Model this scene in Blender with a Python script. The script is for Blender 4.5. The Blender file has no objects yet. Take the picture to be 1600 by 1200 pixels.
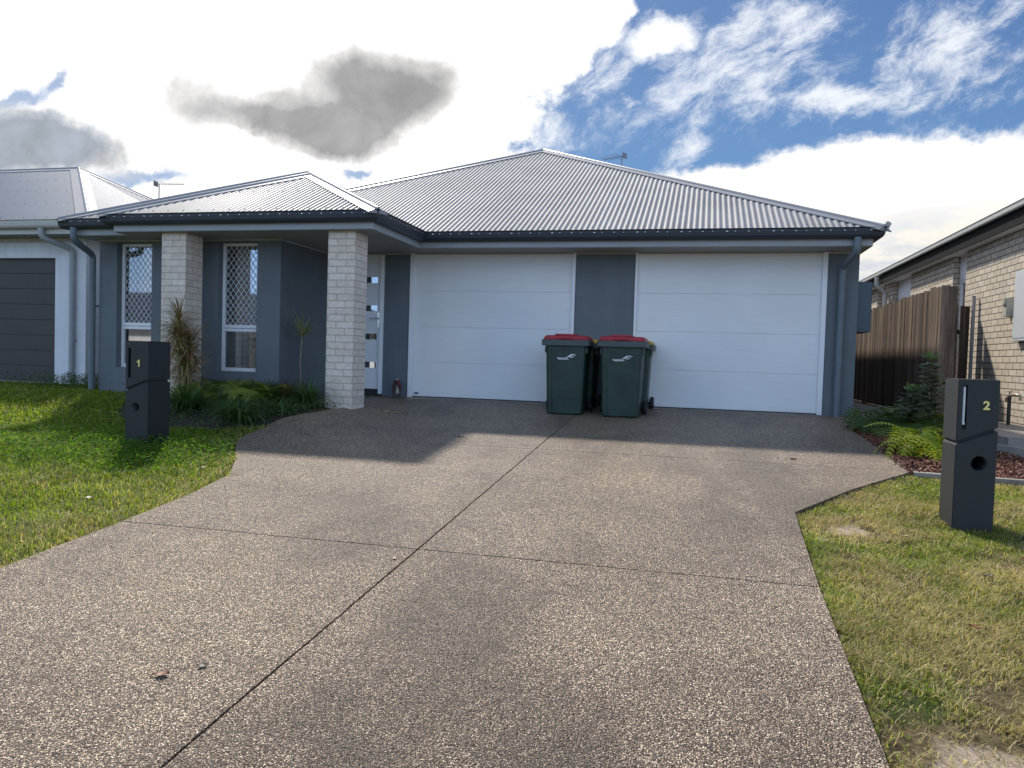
import bpy, bmesh, math, random
import numpy as np
from mathutils import Vector, Matrix, noise
from math import pi, sin, cos, radians, sqrt

# ------------------------------------------------------------------ camera, sky, sun, exposure
SC = bpy.context.scene
COL = SC.collection
F, YAW, PITCH, ROLL = 1186.93, -0.2397, -0.0354, 0.0303
CAM = Vector((4.21, -10.8457, 0.6534))
fw0 = Vector((sin(YAW), cos(YAW), 0)); rt0 = Vector((cos(YAW), -sin(YAW), 0)); up0 = Vector((0, 0, 1))
fwd = fw0 * cos(PITCH) + up0 * sin(PITCH); up1 = up0 * cos(PITCH) - fw0 * sin(PITCH)
rgt = rt0 * cos(ROLL) + up1 * sin(ROLL); upv = up1 * cos(ROLL) - rt0 * sin(ROLL)
cam = bpy.data.cameras.new('camera'); camo = bpy.data.objects.new('camera', cam); COL.objects.link(camo)
camo.matrix_world = Matrix(((rgt.x, upv.x, -fwd.x, CAM.x), (rgt.y, upv.y, -fwd.y, CAM.y), (rgt.z, upv.z, -fwd.z, CAM.z), (0, 0, 0, 1)))
cam.sensor_width = 36; cam.lens = F / 1600 * 36; cam.clip_end = 2000; cam.clip_start = .05
SC.camera = camo
SC.view_settings.view_transform = 'Standard'; SC.view_settings.look = 'None'
SC.view_settings.gamma = 1; SC.view_settings.exposure = 0.22
SUNV = Vector((-1.42, 2.2, 2.62)).normalized()          # towards the sun, behind the house
EL = math.asin(SUNV.z); AZ = math.atan2(SUNV.x, SUNV.y)
sl = bpy.data.lights.new('sun', 'SUN'); sl.energy = 4.9; sl.angle = radians(3.0); sl.color = (1, .94, .84)
so = bpy.data.objects.new('sun', sl); COL.objects.link(so); so.rotation_euler = SUNV.to_track_quat('Z', 'Y').to_euler()

class NT:
    """small helper to write node trees"""
    def __init__(s, nt): s.nt = nt; s.n = nt.nodes; s.l = nt.links
    def new(s, t, **k):
        o = s.n.new(t)
        for a, b in k.items(): setattr(o, a, b)
        return o
    def put(s, sock, v):
        if v is None: return
        if isinstance(v, bpy.types.NodeSocket): s.l.new(v, sock)
        elif isinstance(v, (tuple, list)) and len(v) == 3 and sock.type == 'RGBA': sock.default_value = (*v, 1)
        else: sock.default_value = v
    def m(s, op, a, b=None, c=None, clamp=False):
        o = s.new('ShaderNodeMath', operation=op, use_clamp=clamp)
        s.put(o.inputs[0], a); s.put(o.inputs[1], b); s.put(o.inputs[2], c); return o.outputs[0]
    def vm(s, op, a, b=None, out=0):
        o = s.new('ShaderNodeVectorMath', operation=op); s.put(o.inputs[0], a)
        if b is not None:
            s.put(o.inputs['Scale' if op == 'SCALE' else 1], b)
        return o.outputs[out]
    def mix(s, f, a, b, bt='MIX'):
        o = s.new('ShaderNodeMix', data_type='RGBA', blend_type=bt)
        s.put(o.inputs[0], f); s.put(o.inputs[6], a); s.put(o.inputs[7], b); return o.outputs[2]
    def noise(s, vec, scale, detail=4, rough=.5, dist=0, out='Fac'):
        o = s.new('ShaderNodeTexNoise'); s.put(o.inputs['Vector'], vec)
        o.inputs['Scale'].default_value = scale; o.inputs['Detail'].default_value = detail
        o.inputs['Roughness'].default_value = rough; o.inputs['Distortion'].default_value = dist
        return o.outputs[out]
    def ramp(s, f, stops, interp='LINEAR'):
        o = s.new('ShaderNodeValToRGB'); o.color_ramp.interpolation = interp; e = o.color_ramp.elements
        while len(e) > 1: e.remove(e[0])
        for i, (p, c) in enumerate(stops):
            q = e[0] if i == 0 else e.new(p)
            q.position = p; q.color = (c, c, c, 1) if not isinstance(c, tuple) else (*c, 1)
        s.put(o.inputs[0], f); return o.outputs[0]
    def mr(s, v, a, b, c=0., d=1., smooth=True):
        o = s.new('ShaderNodeMapRange'); o.interpolation_type = 'SMOOTHSTEP' if smooth else 'LINEAR'
        s.put(o.inputs[0], v); s.put(o.inputs[1], a); s.put(o.inputs[2], b); s.put(o.inputs[3], c); s.put(o.inputs[4], d); return o.outputs[0]
    def comb(s, x, y, z=0.):
        o = s.new('ShaderNodeCombineXYZ'); s.put(o.inputs[0], x); s.put(o.inputs[1], y); s.put(o.inputs[2], z); return o.outputs[0]

W = bpy.data.worlds.new('World'); SC.world = W; W.use_nodes = True
def build_world():
    t = NT(W.node_tree); t.n.clear()
    out = t.new('ShaderNodeOutputWorld'); bg = t.new('ShaderNodeBackground'); t.l.new(bg.outputs[0], out.inputs[0])
    sky = t.new('ShaderNodeTexSky', sky_type='NISHITA'); sky.sun_disc = False
    sky.sun_elevation = EL; sky.sun_rotation = AZ; sky.air_density = 1.0; sky.dust_density = .6; sky.ozone_density = 2.2
    geo = t.new('ShaderNodeTexCoord'); D = geo.outputs['Generated']
    dot = lambda v: t.vm('DOT_PRODUCT', D, tuple(v), out='Value')
    zf = dot(fwd); front = t.mr(zf, .25, .55)
    zc = t.m('MAXIMUM', zf, .15)
    # directions of the northern half of the sky in hundredths of the lens angle
    u = t.m('ADD', t.m('MULTIPLY', t.m('DIVIDE', dot(rgt), zc), F / 100), 8.)
    v = t.m('SUBTRACT', 6., t.m('MULTIPLY', t.m('DIVIDE', dot(upv), zc), F / 100))
    p0 = t.comb(u, v)
    warp = t.vm('SUBTRACT', t.noise(p0, .55, 5, .6, out='Color'), (.5, .5, .5))
    p = t.vm('ADD', p0, t.vm('SCALE', warp, 1.7))
    warp2 = t.vm('SUBTRACT', t.noise(p0, 1.6, 6, .62, out='Color'), (.5, .5, .5))
    pd = t.vm('ADD', p0, t.vm('SCALE', warp2, .75))
    def ell(P, cx, cy, rx, ry, rot=0.):
        d = t.vm('SUBTRACT', P, (cx, cy, 0))
        if rot:
            c, s_ = cos(radians(rot)), sin(radians(rot))
            x = t.vm('DOT_PRODUCT', d, (c / rx, s_ / rx, 0), out='Value'); y = t.vm('DOT_PRODUCT', d, (-s_ / ry, c / ry, 0), out='Value')
            d = t.comb(x, y)
        else: d = t.vm('MULTIPLY', d, (1 / rx, 1 / ry, 0))
        return t.m('SUBTRACT', 1., t.vm('LENGTH', d, out='Value'))
    def union(P, L):
        r = None
        for e in L:
            q = ell(P, *e); r = q if r is None else t.m('MAXIMUM', r, q)
        return r
    fine = t.noise(p0, 3.2, 8, .62)
    # big glare-white cloud mass round the sun
    big = union(p, [(3.6, -1.2, 6.1, 5.0), (5.2, 1.5, 3.6, 2.3, -22), (3.2, 3.2, 5.4, 2.0), (7.6, -.3, 2.4, 1.9), (5.0, -6, 9, 6)])
    bigm = t.mr(t.m('ADD', big, t.m('MULTIPLY', t.m('SUBTRACT', fine, .5), .22)), -.03, .07)
    gap = union(pd, [(.1, 1.62, 1.1, .16, -10), (.9, 1.35, .3, .14, -60), (2.25, 2.80, .85, .15, -3), (5.55, 2.7, .28, .10, -10)])
    bigm = t.m('MULTIPLY', bigm, t.m('SUBTRACT', 1., t.m('MULTIPLY', t.mr(gap, -.25, .7), .8)))
    # bank low on the right
    edge = t.m('SUBTRACT', v, t.mr(u, 10.3, 13.4, 2.72, 2.12, False))
    bank = t.m('MULTIPLY', t.mr(t.m('ADD', edge, t.m('MULTIPLY', t.m('SUBTRACT', t.noise(p0, 1.5, 8, .62), .5), .75)), -.06, .2), t.mr(u, 9.6, 10.8))
    # streaky cirrus
    pw = t.vm('ADD', p0, t.vm('SCALE', warp, .8))
    R_ = t.comb(t.vm('DOT_PRODUCT', pw, (.87 * .48, -.5 * .48, 0), out='Value'), t.vm('DOT_PRODUCT', pw, (.5, .87, 0), out='Value'))
    st = t.noise(R_, 1.9, 12, .70, .25)
    reg = union(pd, [(11.6, .85, 2.9, 1.15, -24), (14.8, .75, 2.2, .95, -25), (10.3, .6, .75, .5), (10.75, 2.35, .6, .45, -20), (9.75, 1.55, .4, .13), (8.6, 2.1, .8, .55, -35),
                     (15.4, 2.2, 3.2, .35, -3), (13.0, 1.55, 4., .5, -5), (9.3, 1.0, .9, 1.2, 30)])
    cir = t.m('MULTIPLY', t.mr(t.m('ADD', st, t.m('MULTIPLY', reg, .27)), .52, .86), t.mr(reg, -.25, .5))
    core = t.mr(t.m('ADD', ell(pd, 10.25, .62, .72, .36, -6), t.m('MULTIPLY', t.noise(p0, 2.2, 8, .68), .9)), .25, .95)
    cir = t.m('MAXIMUM', t.m('MULTIPLY', cir, .80), core)
    # grey undersides
    pk = t.vm('ADD', t.vm('ADD', p0, t.vm('SCALE', warp2, .45)), t.vm('SCALE', warp, .35))
    def puff(P, L):
        r_ = None
        for (cx, cy, rx, ry, rot) in L:
            d = t.vm('SUBTRACT', P, (cx, cy, 0)); c_, s2 = cos(radians(rot)), sin(radians(rot))
            x = t.vm('DOT_PRODUCT', d, (c_ / rx, s2 / rx, 0), out='Value'); y = t.vm('DOT_PRODUCT', d, (-s2 / ry, c_ / ry, 0), out='Value')
            q = t.m('SUBTRACT', 1., t.m('ADD', t.m('MULTIPLY', x, x), t.m('MULTIPLY', y, y)), clamp=True); q = t.m('MULTIPLY', q, q)
            r_ = q if r_ is None else t.m('ADD', r_, q)
        return t.m('SUBTRACT', r_, .30)
    dk = puff(pk, [(5.55, 1.62, 1.9, 1.05, -8), (4.6, 1.90, 1.5, .58, 10), (2.95, 1.58, .85, .66, 0), (3.75, 1.80, 1.1, .34, 6), (5.3, 2.1, 1.3, .60, 0), (6.5, 1.42, 1.25, .62, -10), (5.6, 1.15, 1.1, .55, 0), (5.9, 1.8, 1.3, .7, -20)])
    dk2 = puff(pk, [(.3, 2.05, 1.8, .75, 5), (1.2, 2.35, 1.7, .65, 14), (-.3, 2.5, 2., .7, 0)])
    fz = t.m('ADD', t.m('MULTIPLY', t.m('SUBTRACT', t.noise(p0, 1.5, 3, .5), .5), .55), t.m('MULTIPLY', t.m('SUBTRACT', t.noise(p0, 6., 8, .68), .5), .30))
    dm = t.mr(t.m('ADD', dk, fz), -.26, .42); dm2 = t.mr(t.m('ADD', dk2, fz), -.15, .55)
    sl_ = t.noise(t.vm('MULTIPLY', p0, (.55, 1.9, 1.)), 1.1, 6, .6)
    k = SKY = .085
    base = t.vm('SCALE', sky.outputs[0], SKY)
    blue = t.mix(.62, base, (.052, .155, .40))
    blue = t.mix(t.mr(v, 0.2, 4.2), blue, (.14, .29, .54))
    glow = t.mr(t.m('ADD', v, t.m('MULTIPLY', u, .25)), 6.0, -9., 1.05, 1.35)
    whitec = t.vm('SCALE', t.comb(1., .985, .955), glow)
    bankc = t.mix(t.mr(t.m('ADD', v, t.m('MULTIPLY', sl_, 1.6)), 3.0, 4.7), (1.12, 1.08, 1.02), t.mix(t.mr(sl_, .40, .60), (.60, .63, .68), (.86, .82, .75)))
    bankc = t.mix(t.mr(u, 14.2, 12.6), bankc, t.mix(t.mr(v, 3.4, 4.2), (1.2, 1.15, 1.06), bankc))
    c = t.mix(cir, blue, (.93, .95, .97))
    c = t.mix(bank, c, bankc)
    c = t.mix(bigm, c, whitec)
    cd = t.mix(t.mr(t.m('ADD', dk, t.m('MULTIPLY', fz, 1.3)), -.15, 1.25, smooth=False), (.80, .79, .78), (.31, .31, .315))
    cd = t.vm('SCALE', cd, t.m('MULTIPLY', t.mr(t.noise(p0, 1.1, 6, .6, .3), .32, .68, .84, 1.26, False), t.mr(u, 2.2, 5.2, 1.25, 1.0)))
    c = t.mix(t.m('MULTIPLY', dm, .97), c, cd)
    cd2 = t.mix(t.mr(t.m('ADD', dk2, t.m('MULTIPLY', fz, 1.3)), -.1, .9, smooth=False), (.80, .81, .82), (.27, .31, .37))
    cd2 = t.vm('SCALE', cd2, t.mr(t.noise(p0, 1.4, 6, .6, .3), .32, .68, .80, 1.28, False))
    c = t.mix(t.m('MULTIPLY', dm2, .92), c, cd2)
    # rest of the sky: scattered cloud over blue
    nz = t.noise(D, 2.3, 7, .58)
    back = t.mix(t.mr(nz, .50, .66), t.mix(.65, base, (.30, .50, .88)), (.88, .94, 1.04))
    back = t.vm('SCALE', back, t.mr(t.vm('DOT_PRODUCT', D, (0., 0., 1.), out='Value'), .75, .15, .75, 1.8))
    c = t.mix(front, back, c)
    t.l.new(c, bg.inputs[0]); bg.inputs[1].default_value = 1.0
build_world()

# ------------------------------------------------------------------ helpers
S = 0.06918
def sst(x): x = min(1., max(0., x)); return x * x * (3 - 2 * x)
def T(x, y):
    """height of the finished ground"""
    if y >= 0: return 0.
    y = max(y, -12.3)
    w = sst((.6 - x) / 1.) * sst((y + 3.8) / 1.5)
    return S * y * (1 - w) - .02 * w
rnd = random.Random(7)
MATS = {}
def mat(name, build=None, **k):
    if name in MATS: return MATS[name]
    m = bpy.data.materials.new(name); m.use_nodes = True; t = NT(m.node_tree); b = t.n['Principled BSDF']
    for a, v in k.items():
        a = {'rough': 'Roughness', 'metal': 'Metallic', 'color': 'Base Color', 'spec': 'Specular IOR Level', 'coat': 'Coat Weight', 'emit': 'Emission Strength', 'ior': 'IOR'}.get(a, a)
        if a == 'Base Color': b.inputs[a].default_value = (*v, 1)
        else: b.inputs[a].default_value = v
    if build: build(t, b)
    MATS[name] = m; return m
def bump(t, b, h, dist=.002, strength=1.):
    o = t.new('ShaderNodeBump'); o.inputs['Strength'].default_value = strength; o.inputs['Distance'].default_value = dist
    t.put(o.inputs['Height'], h); t.l.new(o.outputs[0], b.inputs['Normal'])
def objc(t): return t.new('ShaderNodeNewGeometry').outputs['Position']
def vary(c, amt=.12, scale=3., grain=0., gscale=300., gd=.0006):
    """painted surface with faint blotches and grain"""
    def f(t, b):
        p = objc(t)
        n = t.noise(p, scale, 6, .6)
        k = t.mr(n, .3, .7, 1 - amt, 1 + amt, False)
        b_ = t.vm('SCALE', tuple(c), k)
        t.l.new(b_, b.inputs['Base Color'])
        if grain:
            bump(t, b, t.noise(p, gscale, 3, .6), gd, grain)
    return f
def V(*a): return Vector(a)

class MB:
    def __init__(s): s.v = []; s.f = []; s.mi = []; s.sm = []
    def add(s, vs, fs, mi=0, smooth=False):
        o = len(s.v); s.v += [tuple(x) for x in vs]
        for f in fs: s.f.append([i + o for i in f]); s.mi.append(mi); s.sm.append(smooth)
        return s
    def quad(s, a, b, c, d, mi=0): return s.add([a, b, c, d], [(0, 1, 2, 3)], mi)
    def box(s, x0, y0, z0, x1, y1, z1, mi=0, bev=0.):
        if bev:
            bm = bmesh.new(); bmesh.ops.create_cube(bm, size=1)
            for v in bm.verts: v.co = V((x0 + x1) / 2 + v.co.x * (x1 - x0), (y0 + y1) / 2 + v.co.y * (y1 - y0), (z0 + z1) / 2 + v.co.z * (z1 - z0))
            bmesh.ops.bevel(bm, geom=bm.edges[:], offset=bev, segments=2, affect='EDGES')
            bm.verts.index_update(); s.add([v.co[:] for v in bm.verts], [[v.index for v in f.verts] for f in bm.faces], mi); bm.free(); return s
        vs = [(x0, y0, z0), (x1, y0, z0), (x1, y1, z0), (x0, y1, z0), (x0, y0, z1), (x1, y0, z1), (x1, y1, z1), (x0, y1, z1)]
        return s.add(vs, [(0, 3, 2, 1), (4, 5, 6, 7), (0, 1, 5, 4), (1, 2, 6, 5), (2, 3, 7, 6), (3, 0, 4, 7)], mi)
    def tube(s, pts, r, n=10, mi=0, cap=True):
        pts = [Vector(p) for p in pts]; rs = r if isinstance(r, (list, tuple)) else [r] * len(pts)
        vs = []; fs = []; ref = None
        for i, p in enumerate(pts):
            a = pts[max(0, i - 1)]; b = pts[min(len(pts) - 1, i + 1)]; d = (b - a).normalized()
            if ref is None: ref = d.orthogonal().normalized()
            e1 = (ref - d * ref.dot(d)).normalized(); ref = e1; e2 = d.cross(e1)
            for k in range(n):
                q = 2 * pi * k / n; vs.append(p + (e1 * cos(q) + e2 * sin(q)) * rs[i])
        for i in range(len(pts) - 1):
            for k in range(n): fs.append((i * n + k, i * n + (k + 1) % n, (i + 1) * n + (k + 1) % n, (i + 1) * n + k))
        s.add(vs, fs, mi, True)
        if cap: s.add(vs[:n], [tuple(range(n))[::-1]], mi); s.add(vs[-n:], [tuple(range(n))], mi)
        return s
    def sweep(s, prof, path, mi=0, closed=False, side=1):
        """profile [(outward, z)] along plan path with mitres"""
        n = len(path); rows = []
        for i, (x, y) in enumerate(path):
            def nrm(a, b): d = Vector((b[0] - a[0], b[1] - a[1])).normalized(); return Vector((d.y, -d.x)) * side
            if i == 0: m = nrm(path[0], path[1])
            elif i == n - 1: m = nrm(path[-2], path[-1])
            else:
                a = nrm(path[i - 1], path[i]); b = nrm(path[i], path[i + 1]); m = (a + b); m = m / (1 + a.dot(b))
            rows.append([(x + m.x * o, y + m.y * o, z) for o, z in prof])
        k = len(prof); vs = [p for r in rows for p in r]; fs = []
        for i in range(n - 1):
            for j in range(k - 1): fs.append((i * k + j, i * k + j + 1, (i + 1) * k + j + 1, (i + 1) * k + j))
        return s.add(vs, fs, mi)
    def build(s, name, mats, parent=None, loc=None, uv=False, kind=None):
        me = bpy.data.meshes.new(name); me.from_pydata(s.v, [], s.f)
        if not isinstance(mats, (list, tuple)): mats = [mats]
        for m in mats: me.materials.append(m)
        me.polygons.foreach_set('material_index', s.mi); me.polygons.foreach_set('use_smooth', s.sm)
        bm = bmesh.new(); bm.from_mesh(me)
        closed = not any(e.is_boundary for e in bm.edges)
        if closed: bmesh.ops.recalc_face_normals(bm, faces=bm.faces[:]); bm.to_mesh(me)
        bm.free()
        if uv:
            l = me.uv_layers.new(name='uv'); d = l.data
            for p in me.polygons:
                nx, ny, nz = map(abs, p.normal)
                for li in p.loop_indices:
                    c = me.vertices[me.loops[li].vertex_index].co
                    d[li].uv = (c.y, c.z) if nx > max(ny, nz) else ((c.x, c.z) if ny >= nz else (c.x, c.y))
        me.update(); o = bpy.data.objects.new(name, me); COL.objects.link(o)
        if parent: o.parent = parent; 
        if loc is not None: o.location = loc
        if kind: o['kind'] = kind
        return o
def thing(name, label, cat, loc=(0, 0, 0), rz=0., group=None):
    o = bpy.data.objects.new(name, None); COL.objects.link(o); o.location = loc; o.rotation_euler = (0, 0, rz); o.empty_display_size = .1
    return tag(o, label, cat, group)
def tag(o, label, cat=None, group=None):
    o['label'] = label
    if cat: o['category'] = cat
    if group: o['group'] = group
    return o
def dup(o, parent=None):
    c = o.copy(); COL.objects.link(c)
    if parent: c.parent = parent
    for ch in list(o.children): dup(ch, c)
    return c
def text_mesh(s, size, depth=.002, bold=0.):
    cu = bpy.data.curves.new('t', 'FONT'); cu.body = s; cu.size = size; cu.extrude = depth; cu.offset = bold; cu.align_x = 'CENTER'; cu.align_y = 'CENTER'
    o = bpy.data.objects.new('t', cu); COL.objects.link(o); dg = bpy.context.evaluated_depsgraph_get()
    me = o.evaluated_get(dg).to_mesh(); vs = [v.co.copy() for v in me.vertices]; fs = [list(p.vertices) for p in me.polygons]
    o.evaluated_get(dg).to_mesh_clear(); bpy.data.objects.remove(o); return vs, fs

# ------------------------------------------------------------------ materials
def m_roof(t, b):
    p = objc(t); n = t.noise(p, 1.3, 6, .6)
    t.l.new(t.mix(t.mr(n, .3, .7), (.25, .243, .243), (.305, .297, .297)), b.inputs['Base Color'])
    t.l.new(t.mr(t.noise(p, 9, 5, .6), .3, .7, .36, .42), b.inputs['Roughness'])
ROOF = mat('roof_steel', m_roof, metal=.0, ior=1.085)
CAPM = mat('ridge_steel', vary((.27, .27, .28), .05), ior=1.2, rough=.34)
CHAR = mat('charcoal_steel', vary((.035, .042, .052), .1), metal=.0, rough=.42, spec=.4)
FASC = mat('fascia_grey', vary((.34, .36, .37), .05, 2.), rough=.45)
SOFF = mat('soffit_grey', vary((.30, .30, .285), .05, 2.), rough=.6)
def m_render(c):
    def f(t, b):
        p = objc(t)
        n = t.noise(p, 1.6, 6, .62); st = t.noise(t.vm('MULTIPLY', p, (6., 6., .5)), 1., 5, .6)
        k = t.m('MULTIPLY', t.mr(n, .3, .7, .90, 1.08, False), t.mr(st, .35, .75, 1.04, .93, False))
        t.l.new(t.vm('SCALE', c, k), b.inputs['Base Color'])
        bump(t, b, t.m('ADD', t.noise(p, 160, 4, .6), t.m('MULTIPLY', t.noise(p, 25, 3), .8)), .0022, .6)
    return f
GREYW = mat('grey_render', m_render((.150, .175, .190)), rough=.8, spec=.3)
PIPE = mat('grey_pipe', vary((.13, .165, .19), .08, 5.), rough=.5)
WHITE = mat('white_paint', vary((.82, .83, .84), .03, 3.), rough=.4)
def m_gdoor(t, b):
    p = objc(t); n = t.noise(t.vm('MULTIPLY', p, (2.2, 2.2, 60.)), 1., 6, .65)
    k = t.m('MULTIPLY', t.mr(n, .35, .65, .965, 1.02, False), t.mr(t.noise(p, 1.2, 4), .3, .7, .96, 1.03, False))
    t.l.new(t.vm('SCALE', (.80, .82, .82), k), b.inputs['Base Color']); bump(t, b, n, .0030, .8)
GDOOR = mat('white_garage_door', m_gdoor, rough=.42, spec=.4)
def m_brick(c1, c2, mort, depth=.006):
    def f(t, b):
        uv = t.new('ShaderNodeUVMap').outputs[0]; p = objc(t)
        wob = t.vm('SCALE', t.vm('SUBTRACT', t.noise(p, 14, 3, .6, out='Color'), (.5, .5, .5)), .010)
        q = t.vm('ADD', uv, wob)
        br = t.new('ShaderNodeTexBrick', offset=.5); t.l.new(q, br.inputs['Vector'])
        for a, v in {'Scale': 1., 'Mortar Size': .0065, 'Mortar Smooth': .25, 'Bias': 0., 'Brick Width': .24, 'Row Height': .0862}.items(): br.inputs[a].default_value = v
        br.inputs['Color1'].default_value = (*c1, 1); br.inputs['Color2'].default_value = (*c2, 1); br.inputs['Mortar'].default_value = (*mort, 1)
        n = t.noise(p, 22, 6, .7)
        c = t.mix(1., br.outputs[0], t.comb(*[t.mr(n, .25, .75, .80, 1.14, False)] * 3), 'MULTIPLY')
        pits = t.mr(t.noise(t.vm('MULTIPLY', p, (40., 40., 130.)), 1., 3, .6), .62, .72)
        c = t.mix(t.m('MULTIPLY', pits, .45), c, tuple(x * .55 for x in c1))
        t.l.new(c, b.inputs['Base Color'])
        h = t.m('SUBTRACT', t.m('MULTIPLY', t.noise(p, 70, 5, .65), .3), br.outputs['Fac'])
        bump(t, b, h, depth, 1.)
    return f
BRICKP = mat('pale_brick', m_brick((.68, .58, .48), (.76, .68, .58), (.52, .43, .35), .003), rough=.85, spec=.25)
BRICKR = mat('cream_brick', m_brick((.48, .41, .32), (.60, .52, .42), (.10, .082, .065), .010), rough=.85, spec=.25)
def m_glass(t, b):
    out = t.n['Material Output']; t.n.remove(b)
    g = t.new('ShaderNodeBsdfGlossy'); g.inputs['Roughness'].default_value = .02; g.inputs['Color'].default_value = (.95, .97, 1, 1)
    tr = t.new('ShaderNodeBsdfTransparent'); tr.inputs[0].default_value = (.84, .87, .88, 1)
    fr = t.new('ShaderNodeFresnel'); fr.inputs[0].default_value = 1.75
    mx = t.new('ShaderNodeMixShader'); t.l.new(t.m('ADD', t.m('MULTIPLY', fr.outputs[0], 1.3), .25, clamp=True), mx.inputs[0]); t.l.new(tr.outputs[0], mx.inputs[1]); t.l.new(g.outputs[0], mx.inputs[2])
    t.l.new(mx.outputs[0], out.inputs[0])
GLASS = mat('window_glass', m_glass)
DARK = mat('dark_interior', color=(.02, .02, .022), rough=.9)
CURT = mat('curtain_cloth', vary((.90, .90, .90), .05, 4.), rough=.9)
CHROME = mat('chrome', color=(.7, .68, .65), metal=1., rough=.18)
MESHM = mat('screen_mesh', color=(.72, .73, .74), rough=.4)
def m_agg(t, b):
    p = objc(t)
    vo = t.new('ShaderNodeTexVoronoi', feature='F1'); vo.inputs['Scale'].default_value = 150; vo.inputs['Randomness'].default_value = 1; t.l.new(p, vo.inputs['Vector'])
    v2 = t.new('ShaderNodeTexVoronoi', feature='F1'); v2.inputs['Scale'].default_value = 290; t.l.new(p, v2.inputs['Vector'])
    sp = t.new('ShaderNodeSeparateColor'); t.l.new(vo.outputs['Color'], sp.inputs[0])
    sp2 = t.new('ShaderNodeSeparateColor'); t.l.new(v2.outputs['Color'], sp2.inputs[0])
    st = [(0, (.012, .011, .012)), (.22, (.042, .036, .034)), (.44, (.105, .085, .070)), (.62, (.190, .155, .122)), (.78, (.34, .285, .225)), (.90, (.60, .53, .44)), (1, (.95, .88, .76))]
    c1 = t.ramp(sp.outputs[0], st); c2 = t.ramp(sp2.outputs[0], st)
    c = t.mix(t.mr(sp2.outputs[1], .45, .55), c1, c2)
    c = t.mix(t.mr(vo.outputs['Distance'], .45, .75), c, (.06, .048, .04))
    big = t.noise(p, .55, 7, .6); mid = t.noise(p, 3.3, 6, .65)
    k = t.m('MULTIPLY', t.mr(big, .30, .70, .84, 1.38, False), t.mr(mid, .3, .7, .86, 1.10, False))
    dst = t.mr(t.noise(t.vm('ADD', p, (7., 3., 0.)), 1.4, 7, .7), .58, .76, 0., .35)
    c = t.vm('MULTIPLY', t.vm('SCALE', c, k), (1.34, 1.16, .97))
    st1 = t.mr(t.noise(t.vm('MULTIPLY', t.vm('ADD', p, (2.2, 5.3, 0.)), (1., .45, 1.)), .75, 7, .66), .50, .66)
    st2 = t.mr(t.noise(t.vm('ADD', p, (11.2, 1.3, 0.)), 2.6, 7, .7), .60, .72)
    st3 = t.mr(t.noise(t.vm('ADD', p, (3.2, 21.3, 0.)), 8., 5, .7), .66, .74)
    dst = t.m('MAXIMUM', t.m('MAXIMUM', t.m('MULTIPLY', st1, .52), t.m('MULTIPLY', st2, .46)), t.m('MULTIPLY', st3, .45))
    c = t.mix(dst, c, (.062, .048, .036))
    t.l.new(c, b.inputs['Base Color'])
    t.l.new(t.mr(sp.outputs[2], 0., 1., .28, .62, False), b.inputs['Roughness'])
    h = t.m('SUBTRACT', t.m('MULTIPLY', sp.outputs[1], .5), t.m('MULTIPLY', vo.outputs['Distance'], 1.2))
    bump(t, b, h, .006, 1.)
AGG = mat('exposed_aggregate', m_agg, rough=.5, spec=.38)
JOINT = mat('joint_filler', color=(.012, .011, .010), rough=.9)
def m_conc(c):
    def f(t, b):
        p = objc(t); n = t.noise(p, 3, 8, .65); g = t.noise(p, 90, 4, .6)
        t.l.new(t.vm('SCALE', c, t.m('MULTIPLY', t.mr(n, .3, .7, .7, 1.2, False), t.mr(g, .3, .7, .8, 1.2, False))), b.inputs['Base Color']); bump(t, b, g, .003, .7)
    return f
CONC = mat('plain_concrete', m_conc((.27, .24, .21)), rough=.85)
def m_soil(t, b):
    p = objc(t); n = t.noise(p, 2.2, 7, .65); g = t.noise(p, 85, 8, .75); f = t.noise(p, 14, 7, .75)
    dry = t.mix(t.mr(f, .35, .65), (.055, .042, .024), (.19, .145, .08))
    c = t.mix(t.mr(n, .50, .68), dry, (.045, .06, .018))
    # bare sandy scrapes beside the drive on the right
    def blob(x, y, r, q=1.):
        d = t.vm('LENGTH', t.vm('MULTIPLY', t.vm('SUBTRACT', t.vm('ADD', p, t.vm('SCALE', t.vm('SUBTRACT', t.noise(p, 5, 4, .6, out='Color'), (.5, .5, .5)), .35)), (x, y, 0.)), (1., q, 0.)), out='Value')
        return t.mr(d, r, r * .6)
    sand = t.m('MAXIMUM', t.m('MAXIMUM', blob(5.16, -8.36, .30, .9), blob(5.22, -5.50, .13, .8)), blob(5.0, -5.75, .05, .6))
    sand = t.m('MAXIMUM', sand, blob(5.6, -8.75, .48, .8))
    c = t.mix(sand, c, t.mix(g, (.34, .265, .195), (.50, .41, .32)))
    c = t.vm('SCALE', c, t.mr(g, .3, .7, .6, 1.25, False))
    t.l.new(c, b.inputs['Base Color']); bump(t, b, t.m('ADD', g, f), .012, .8)
SOIL = mat('lawn_soil', m_soil, rough=.95, spec=.1)
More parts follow.
